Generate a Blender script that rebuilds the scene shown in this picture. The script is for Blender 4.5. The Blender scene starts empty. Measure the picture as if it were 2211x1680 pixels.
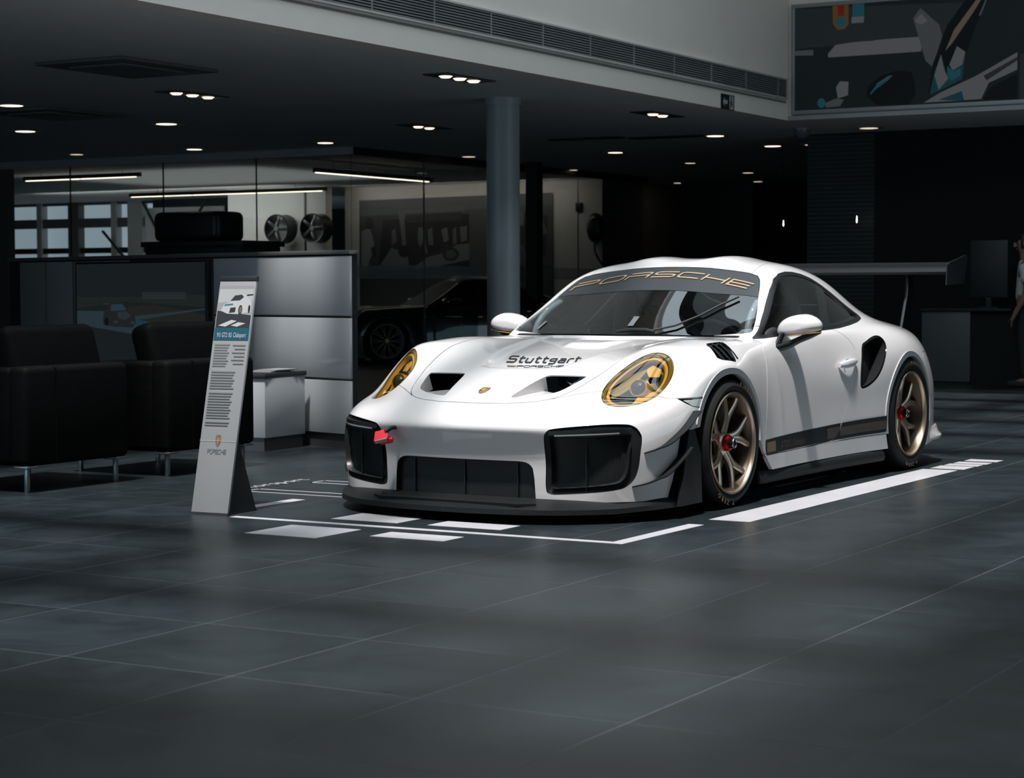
import bpy, bmesh, math, random
import numpy as np
from mathutils import Vector, Matrix
from mathutils.bvhtree import BVHTree
SC = bpy.context.scene
COL = SC.collection
PI = math.pi
# ---------------------------------------------------------------- camera
YAW, PITCH, ROLL = .5254, .0506, -.003
CAM = Vector((5.0435, -9.2890, 1.1111))
_fw = Vector((-math.sin(YAW), math.cos(YAW), 0)); _rt = Vector((math.cos(YAW), math.sin(YAW), 0)); _up = Vector((0, 0, 1))
_f = _fw*math.cos(PITCH) - _up*math.sin(PITCH); _u = _up*math.cos(PITCH) + _fw*math.sin(PITCH)
_r = _rt*math.cos(ROLL) + _u*math.sin(ROLL); _u = _u*math.cos(ROLL) - _rt*math.sin(ROLL)
cam = bpy.data.cameras.new('camera'); cam_ob = bpy.data.objects.new('camera', cam); COL.objects.link(cam_ob)
cam_ob.matrix_world = Matrix(((_r.x, _u.x, -_f.x, CAM.x), (_r.y, _u.y, -_f.y, CAM.y), (_r.z, _u.z, -_f.z, CAM.z), (0, 0, 0, 1)))
cam.sensor_width = 36; cam.lens = 36*4317.6/2211; cam.clip_end = 200
cam.dof.use_dof = True; cam.dof.focus_distance = 10.2; cam.dof.aperture_fstop = 6.3
SC.camera = cam_ob
# ---------------------------------------------------------------- world, sun, skylight, exposure
world = bpy.data.worlds.new('world'); SC.world = world; world.use_nodes = True
_bg = world.node_tree.nodes['Background']; _bg.inputs[0].default_value = (.62, .72, .80, 1); _bg.inputs[1].default_value = SKY_STRENGTH if 'SKY_STRENGTH' in globals() else .9
def light(name, kind, loc, rot, energy, color=(1, 1, 1), **k):
    l = bpy.data.lights.new(name, kind); l.energy = energy; l.color = color
    for a, b in k.items(): setattr(l, a, b)
    o = bpy.data.objects.new(name, l); COL.objects.link(o); o.location = loc; o.rotation_euler = rot
    return o
# daylight falling through the roof glazing of the atrium
light('sun_light', 'SUN', (0, -6, 20), (math.radians(17), math.radians(4), 0), 6.3, (1, .955, .92), angle=math.radians(3.4))
light('skylight_daylight', 'AREA', (.1, .9, 7.78), (0, 0, 0), 520, (.76, .91, 1), shape='RECTANGLE', size=6.6, size_y=16)
# added fill for an assumed glazed street front behind the camera; none is built
light('front_fill', 'AREA', (-9.5, -13.7, 1.9), (math.radians(90), 0, 0), 215, (.54, .81, 1), shape='RECTANGLE', size=13, size_y=3.4)
# added fill across from the driver side of the car; no window is built
light('side_fill', 'AREA', (8.9, 4.5, 1.9), (math.radians(90), 0, math.radians(90)), 95, (.66, .88, 1), shape='RECTANGLE', size=9, size_y=2.6)
SC.view_settings.view_transform = 'Standard'; SC.view_settings.look = 'None'; SC.view_settings.gamma = 1
SC.view_settings.use_curve_mapping = False
SC.view_settings.exposure = 0.0
SC.cycles.use_denoising = True
SC.cycles.max_bounces = 8; SC.cycles.transparent_max_bounces = 16
SC.cycles.sample_clamp_indirect = 6

# ---------------------------------------------------------------- materials
MATS = {}
def mat(name, col=(.5,.5,.5), rough=.5, metal=0, spec=.5, coat=0, coat_rough=.03, emit=None, estr=0, trans=0, ior=1.45, alpha=1, aniso=0):
    m = bpy.data.materials.new(name); m.use_nodes = True
    b = m.node_tree.nodes['Principled BSDF']; I = b.inputs
    I['Base Color'].default_value = (*col, 1); I['Roughness'].default_value = rough; I['Metallic'].default_value = metal
    I['Specular IOR Level'].default_value = spec; I['Coat Weight'].default_value = coat; I['Coat Roughness'].default_value = coat_rough
    I['Transmission Weight'].default_value = trans; I['IOR'].default_value = ior; I['Alpha'].default_value = alpha
    if emit: I['Emission Color'].default_value = (*emit, 1); I['Emission Strength'].default_value = estr
    MATS[name] = m
    return m
def nodes(m):
    nt = m.node_tree
    return nt, nt.nodes['Principled BSDF'], (lambda t, **k: _mk(nt, t, k)), nt.links.new
def _mk(nt, t, k):
    n = nt.nodes.new(t)
    for a, b in k.items():
        if a.startswith('i_'): n.inputs[a[2:].replace('_', ' ')].default_value = b
        else: setattr(n, a, b)
    return n
def noise_mat(name, c1, c2, scale, rough=(.4,.6), bump=0, detail=4, coord='Object', stretch=(1,1,1), **k):
    """two-colour procedural material: noise mixes colour and roughness, optional bump"""
    m = mat(name, c1, rough[0], **k); nt, b, N, L = nodes(m)
    tc = N('ShaderNodeTexCoord'); mp = N('ShaderNodeMapping'); mp.inputs['Scale'].default_value = stretch
    L(tc.outputs[coord], mp.inputs['Vector'])
    nz = N('ShaderNodeTexNoise'); nz.inputs['Scale'].default_value = scale; nz.inputs['Detail'].default_value = detail
    L(mp.outputs['Vector'], nz.inputs['Vector'])
    mx = N('ShaderNodeMix', data_type='RGBA'); mx.inputs[6].default_value = (*c1, 1); mx.inputs[7].default_value = (*c2, 1)
    rp = N('ShaderNodeValToRGB'); rp.color_ramp.elements[0].position = .3; rp.color_ramp.elements[1].position = .7
    L(nz.outputs['Fac'], rp.inputs['Fac']); L(rp.outputs['Color'], mx.inputs[0]); L(mx.outputs[2], b.inputs['Base Color'])
    mr = N('ShaderNodeMapRange'); mr.inputs[3].default_value = rough[0]; mr.inputs[4].default_value = rough[1]
    L(nz.outputs['Fac'], mr.inputs[0]); L(mr.outputs[0], b.inputs['Roughness'])
    if bump:
        bp = N('ShaderNodeBump'); bp.inputs['Strength'].default_value = bump; bp.inputs['Distance'].default_value = .002
        L(nz.outputs['Fac'], bp.inputs['Height']); L(bp.outputs['Normal'], b.inputs['Normal'])
    return m
def glass_mat(name, tint=(1,1,1), rough=.0, refl=.08, alpha_tint=1.0):
    """thin architectural / car glass: clear tinted body plus a mirror layer by Fresnel"""
    m = bpy.data.materials.new(name); m.use_nodes = True; nt = m.node_tree; nt.nodes.clear()
    out = nt.nodes.new('ShaderNodeOutputMaterial'); mx = nt.nodes.new('ShaderNodeMixShader')
    t = nt.nodes.new('ShaderNodeBsdfTransparent'); t.inputs[0].default_value = (*tint, 1)
    g = nt.nodes.new('ShaderNodeBsdfGlossy'); g.inputs['Roughness'].default_value = rough; g.inputs[0].default_value = (1, 1, 1, 1)
    lw = nt.nodes.new('ShaderNodeLayerWeight'); lw.inputs[0].default_value = .5     # facing term, alike from both sides of the pane
    pw = nt.nodes.new('ShaderNodeMath'); pw.operation = 'POWER'; pw.inputs[1].default_value = 4.5
    mr = nt.nodes.new('ShaderNodeMath'); mr.operation = 'MULTIPLY_ADD'; mr.inputs[1].default_value = .9; mr.inputs[2].default_value = refl
    nt.links.new(lw.outputs['Facing'], pw.inputs[0]); nt.links.new(pw.outputs[0], mr.inputs[0]); nt.links.new(mr.outputs[0], mx.inputs[0])
    nt.links.new(t.outputs[0], mx.inputs[1]); nt.links.new(g.outputs[0], mx.inputs[2]); nt.links.new(mx.outputs[0], out.inputs[0])
    MATS[name] = m
    return m
# ---------------------------------------------------------------- objects
def link(name, me, parent=None, loc=None, rot=None):
    o = bpy.data.objects.new(name, me); COL.objects.link(o)
    if parent is not None: o.parent = parent
    if loc is not None: o.location = loc
    if rot is not None: o.rotation_euler = rot
    return o
def tag(o, label=None, cat=None, group=None, kind=None):
    if label: o['label'] = label
    if cat: o['category'] = cat
    if group: o['group'] = group
    if kind: o['kind'] = kind
    return o
def empty(name, loc=(0,0,0), rz=0, label=None, cat=None, group=None):
    o = bpy.data.objects.new(name, None); COL.objects.link(o); o.location = loc; o.rotation_euler = (0, 0, rz)
    o.empty_display_size = .1
    return tag(o, label, cat, group)
def copy_tree(o, parent=None):
    c = o.copy(); COL.objects.link(c); c.parent = parent
    for ch in list(o.children): copy_tree(ch, c)
    return c
class MB:
    """collects polygons; build() links them as ONE mesh object"""
    def __init__(s): s.v = []; s.f = []; s.sm = []
    def add(s, vs, fs, smooth=False, M=None):
        o = len(s.v)
        s.v += [tuple(M @ Vector(p)) if M is not None else tuple(p) for p in vs]
        s.f += [tuple(o+i for i in f) for f in fs]; s.sm += [smooth]*len(fs)
        return s
    def box(s, a, b, bev=0, M=None, seg=2):
        (x0,y0,z0),(x1,y1,z1) = a, b
        if bev <= 0:
            return s.add([(x,y,z) for x in (x0,x1) for y in (y0,y1) for z in (z0,z1)],
                [(0,1,3,2),(4,6,7,5),(0,4,5,1),(2,3,7,6),(0,2,6,4),(1,5,7,3)], False, M)
        bm = bmesh.new(); bmesh.ops.create_cube(bm, size=1)
        for v in bm.verts: v.co = Vector(((x0+x1)/2+v.co.x*(x1-x0), (y0+y1)/2+v.co.y*(y1-y0), (z0+z1)/2+v.co.z*(z1-z0)))
        bmesh.ops.bevel(bm, geom=bm.edges[:], offset=bev, segments=seg, profile=.5, affect='EDGES')
        s.bm(bm, True, M); return s
    def bm(s, bm, smooth=False, M=None):
        bm.verts.index_update()
        s.add([v.co[:] for v in bm.verts], [[v.index for v in f.verts] for f in bm.faces], smooth, M); bm.free(); return s
    def prism(s, poly, z0, z1, axis='z', smooth=False, M=None, cap=True):
        """extrude a 2-D outline (counter-clockwise) along an axis; x/y axes map (a,b) to the other two"""
        P = {'z': lambda a,b,c: (a,b,c), 'x': lambda a,b,c: (c,a,b), 'y': lambda a,b,c: (a,c,b)}[axis]
        n = len(poly); vs = [P(a,b,z0) for a,b in poly] + [P(a,b,z1) for a,b in poly]
        fs = [(i,(i+1)%n,n+(i+1)%n,n+i) for i in range(n)]
        s.add(vs, fs, smooth, M)
        if cap: s.add(vs, [tuple(range(n-1,-1,-1)), tuple(range(n,2*n))], False, M)
        return s
    def lathe(s, prof, n=48, axis='z', M=None, smooth=True, close=False):
        """revolve (r, h) profile"""
        P = {'z': lambda r,h,c,q: (r*c,r*q,h), 'x': lambda r,h,c,q: (h,r*c,r*q), 'y': lambda r,h,c,q: (r*c,h,r*q)}[axis]
        vs = []; m = len(prof)
        for i in range(n):
            a = 2*PI*i/n; vs += [P(r,h,math.cos(a),math.sin(a)) for r,h in prof]
        fs = []
        for i in range(n):
            j = (i+1)%n
            for k in range(m-1 if not close else m):
                fs.append((i*m+k, j*m+k, j*m+(k+1)%m, i*m+(k+1)%m))
        return s.add(vs, fs, smooth, M)
    def tube(s, pts, r, n=10, M=None, cap=True, closed=False):
        pts = [Vector(p) for p in pts]; m = len(pts); R = r if isinstance(r, (list, tuple)) else [r]*m
        vs = []; t0 = None; up = None
        for i, p in enumerate(pts):
            if closed: t = (pts[(i+1)%m]-pts[i-1]).normalized()
            else: t = (pts[min(i+1,m-1)]-pts[max(i-1,0)]).normalized()
            if up is None: up = t.orthogonal().normalized()
            else: up = (up - t*up.dot(t)).normalized()
            sd = t.cross(up)
            vs += [tuple(p + (up*math.cos(2*PI*k/n) + sd*math.sin(2*PI*k/n))*R[i]) for k in range(n)]
        fs = [(i*n+k, i*n+(k+1)%n, ((i+1)%m)*n+(k+1)%n, ((i+1)%m)*n+k) for i in range(m if closed else m-1) for k in range(n)]
        s.add(vs, fs, True, M)
        if cap and not closed: s.add(vs, [tuple(range(n-1,-1,-1)), tuple(range((m-1)*n, m*n))], False, M)
        return s
    def sweep(s, rings, closed_ring=True, smooth=True, caps=True, M=None):
        n = len(rings[0]); m = len(rings); vs = [tuple(p) for r in rings for p in r]
        fs = [(i*n+k, i*n+(k+1)%n, (i+1)*n+(k+1)%n, (i+1)*n+k) for i in range(m-1) for k in range(n if closed_ring else n-1)]
        s.add(vs, fs, smooth, M)
        if caps and closed_ring: s.add(vs, [tuple(range(n-1,-1,-1)), tuple(range((m-1)*n, m*n))], False, M)
        return s
    def mesh(s, name, m):
        me = bpy.data.meshes.new(name); me.from_pydata(s.v, [], s.f); me.polygons.foreach_set('use_smooth', s.sm)
        for x in (m if isinstance(m, (list, tuple)) else [m]): me.materials.append(x)
        me.update(); return me
    def build(s, name, m, parent=None, loc=None, rot=None, fix=True, sharp=40):
        me = s.mesh(name, m)
        if fix:
            bm = bmesh.new(); bm.from_mesh(me); bmesh.ops.remove_doubles(bm, verts=bm.verts, dist=1e-5)
            bmesh.ops.recalc_face_normals(bm, faces=bm.faces); bm.to_mesh(me); bm.free()
        if sharp: 
            try: me.set_sharp_from_angle(angle=math.radians(sharp))
            except Exception: pass
        return link(name, me, parent, loc, rot)
def boxo(name, a, b, m, parent=None, bev=0, loc=None, rot=None): return MB().box(a, b, bev).build(name, m, parent, loc, rot)
def spline(pts, n=8, closed=False):
    """Catmull-Rom through 2-D/3-D points"""
    P = [np.array(p, float) for p in pts]; out = []; m = len(P)
    for i in range(m if closed else m-1):
        p1, p2 = P[i], P[(i+1)%m]
        p0 = P[i-1] if (closed or i > 0) else 2*p1-p2
        p3 = P[(i+2)%m] if (closed or i+2 < m) else 2*p2-p1
        for k in range(n):
            t = k/n
            out.append(.5*((2*p1)+(-p0+p2)*t+(2*p0-5*p1+4*p2-p3)*t*t+(-p0+3*p1-3*p2+p3)*t**3))
    if not closed: out.append(P[-1])
    return [tuple(float(c) for c in p) for p in out]
def inst(name, me, parent=None, loc=(0,0,0), rot=(0,0,0), scale=None):
    o = link(name, me, parent, loc, rot)
    if scale: o.scale = scale
    return o

# ---------------------------------------------------------------- the showroom shell
PLASTER = noise_mat('wall_plaster', (.86,.79,.72), (.89,.82,.75), 3, (.75,.85))
CEILM = noise_mat('ceiling_paint', (.78,.79,.79), (.82,.83,.83), 2, (.7,.8))
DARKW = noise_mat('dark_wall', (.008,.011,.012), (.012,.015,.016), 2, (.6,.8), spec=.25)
GREYW = mat('grey_wall', (.10,.105,.107), .6)
XT0, YT0, TX, TY = 4.0305, -6.1344, .6356, .682
def tile_mat(name, brick):
    m = mat(name, (.03,.038,.042), .34, spec=.38); nt, b, N, L = nodes(m)
    geo = N('ShaderNodeNewGeometry'); oi = N('ShaderNodeObjectInfo')
    mp = N('ShaderNodeMapping'); L(geo.outputs['Position'], mp.inputs[0])
    add = N('ShaderNodeVectorMath', operation='ADD'); L(mp.outputs[0], add.inputs[0])
    sc_ = N('ShaderNodeVectorMath', operation='SCALE'); sc_.inputs[3].default_value = 7.0; cmb = N('ShaderNodeCombineXYZ')
    if not brick:
        L(oi.outputs['Random'], cmb.inputs[0]); L(oi.outputs['Random'], cmb.inputs[1]); L(cmb.outputs[0], sc_.inputs[0]); L(sc_.outputs[0], add.inputs[1])
    n1 = N('ShaderNodeTexNoise'); n1.inputs['Scale'].default_value = 3.2; n1.inputs['Detail'].default_value = 6; n1.inputs['Roughness'].default_value = .62; n1.inputs['Distortion'].default_value = .6
    L(add.outputs[0], n1.inputs['Vector'])
    rp = N('ShaderNodeValToRGB'); e = rp.color_ramp.elements; e[0].position = .30; e[0].color = (.0062,.0104,.0128,1); e[1].position = .72; e[1].color = (.0155,.0230,.0270,1)
    L(n1.outputs['Fac'], rp.inputs[0])
    mr = N('ShaderNodeMapRange'); mr.inputs[3].default_value = .30; mr.inputs[4].default_value = .46; L(n1.outputs['Fac'], mr.inputs[0]); L(mr.outputs[0], b.inputs['Roughness'])
    if brick:
        mp2 = N('ShaderNodeMapping'); mp2.inputs['Location'].default_value = (-XT0, -YT0, 0); L(geo.outputs['Position'], mp2.inputs[0])
        br = N('ShaderNodeTexBrick', offset=0, squash=1); br.inputs['Scale'].default_value = 1; br.inputs['Brick Width'].default_value = TX; br.inputs['Row Height'].default_value = TY
        br.inputs['Mortar Size'].default_value = .0026; br.inputs['Mortar Smooth'].default_value = 0; br.inputs['Mortar'].default_value = (.08,.093,.10,1)
        L(mp2.outputs[0], br.inputs['Vector']); L(rp.outputs[0], br.inputs['Color1']); L(rp.outputs[0], br.inputs['Color2']); L(br.outputs[0], b.inputs['Base Color'])
    else:
        hs = N('ShaderNodeHueSaturation'); m2 = N('ShaderNodeMapRange'); m2.inputs[3].default_value = .86; m2.inputs[4].default_value = 1.14
        L(oi.outputs['Random'], m2.inputs[0]); L(m2.outputs[0], hs.inputs['Value']); L(rp.outputs[0], hs.inputs['Color']); L(hs.outputs[0], b.inputs['Base Color'])
    return m
TILE = tile_mat('slate_tile', False); FLOORM = tile_mat('slate_floor', True)
GROUT = mat('grout', (.085,.098,.105), .8)
X0, X1, Y0, Y1 = -28.0, 9.0, -14.0, 30.0       # outer shell
BX, BY, HC_, HR = -3.70, 12.10, 3.0, 7.6        # edge of the low ceiling on the left and at the back, its height, roof height
# tiles near the camera are separate pieces; farther off the same grid runs on in the floor material
cells = []
for i in range(-12, 40):
    for j in range(-8, 40):
        xa, ya = XT0-(i+1)*TX, YT0+j*TY; c = Vector((xa+TX/2, ya+TY/2, 0)); d = c-CAM; z = d.dot(_f)
        if z < 3: continue
        u, v = d.dot(_r)/z*4317.6, d.dot(_u)/z*4317.6
        if z < 15.6 and abs(u) < 1105+320 and -v < 840+260: cells.append((i, j, xa, ya))
keep = {(i,j) for i,j,_,_ in cells}
mb = MB(); xs = [X0]+[XT0-k*TX for k in range(39,-13,-1)]+[X1]; ys = [Y0]+[YT0+k*TY for k in range(-8,41)]+[Y1]
xs = sorted(x for x in xs if X0 <= x <= X1); ys = sorted(y for y in ys if Y0 <= y <= Y1)
# one sheet with a shallow bed where the separate tiles lie
for a in range(len(xs)-1):
    for b_ in range(len(ys)-1):
        i = round((XT0-xs[a+1])/TX); j = round((ys[b_]-YT0)/TY)
        bed = (i,j) in keep and abs(XT0-(i+1)*TX-xs[a]) < 1e-4 and abs(YT0+j*TY-ys[b_]) < 1e-4
        z = -.0004 if bed else 0
        mb.add([(xs[a],ys[b_],z),(xs[a+1],ys[b_],z),(xs[a+1],ys[b_+1],z),(xs[a],ys[b_+1],z)], [(0,1,2,3)])
fme = mb.mesh('floor', [FLOORM, GROUT])
for p in fme.polygons: p.material_index = 1 if p.center.z < -.0002 else 0
FLOOR = tag(link('floor', fme), kind='structure')
g = .0021
tme = MB().box((g,g,-.011),(TX-g,TY-g,0)).mesh('floor_tile', TILE)
for i,j,xa,ya in cells: inst('floor_tile', tme, FLOOR, (xa,ya,0))
MB().box((X0,Y0,-.3),(X1,Y1,-.02)).build('floor_slab', GREYW, FLOOR)
# low ceiling (L-shaped), roof with glazed opening, walls
def struct(name, mb, m): return tag(mb.build(name, m), kind='structure')
struct('ceiling', MB().box((X0,Y0,HC_),(BX-.25,Y1,HC_+.30)).box((BX-.25,BY+.25,HC_),(X1,Y1,HC_+.30)), CEILM)
struct('wall_left', MB().box((BX-.25,Y0,HC_),(BX,BY+.25,HR)), PLASTER)
struct('wall_back', MB().box((BX,BY,HC_),(X1,BY+.25,HR)), PLASTER)
struct('wall_right', MB().box((X1,Y0,0),(X1+.3,Y1,HR)), GREYW)
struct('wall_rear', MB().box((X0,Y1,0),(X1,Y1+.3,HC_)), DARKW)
struct('wall_far_left', MB().box((X0-.3,Y0,0),(X0,Y1,HC_)), GREYW)
struct('wall_front', MB().box((X0,Y0-.3,0),(X1,Y0,HR)), GREYW)
SKX0, SKX1, SKY0, SKY1 = -3.3, 3.5, -7.4, 9.3
struct('roof', MB().box((BX-.25,Y0,HR),(SKX0,BY+.25,HR+.3)).box((SKX1,Y0,HR),(X1+.3,BY+.25,HR+.3)).box((SKX0,Y0,HR),(SKX1,SKY0,HR+.3)).box((SKX0,SKY1,HR),(SKX1,BY+.25,HR+.3)), PLASTER)
# glazing bars of the skylight: they throw the soft bands on the floor
BARM = mat('skylight_bar', (.10,.11,.115), .5)
SK = empty('skylight', (0,0,HR), 0); SK['kind'] = 'structure'
for k in range(-5, 12):
    y = -3.63-HR*math.tan(math.radians(17))+1.5*k
    if SKY0 < y < SKY1 and not 2 <= k <= 4: MB().box((SKX0,y-.15,-.25),(SKX1,y+.15,.10)).build('glazing_bar', BARM, SK)
for x in [2.2+HR*math.tan(math.radians(4))+2.6*k for k in (-2,-1,0,1)]: MB().box((x-.12,SKY0,-.30),(x+.12,SKY1,.10)).build('glazing_beam', BARM, SK)

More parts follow.
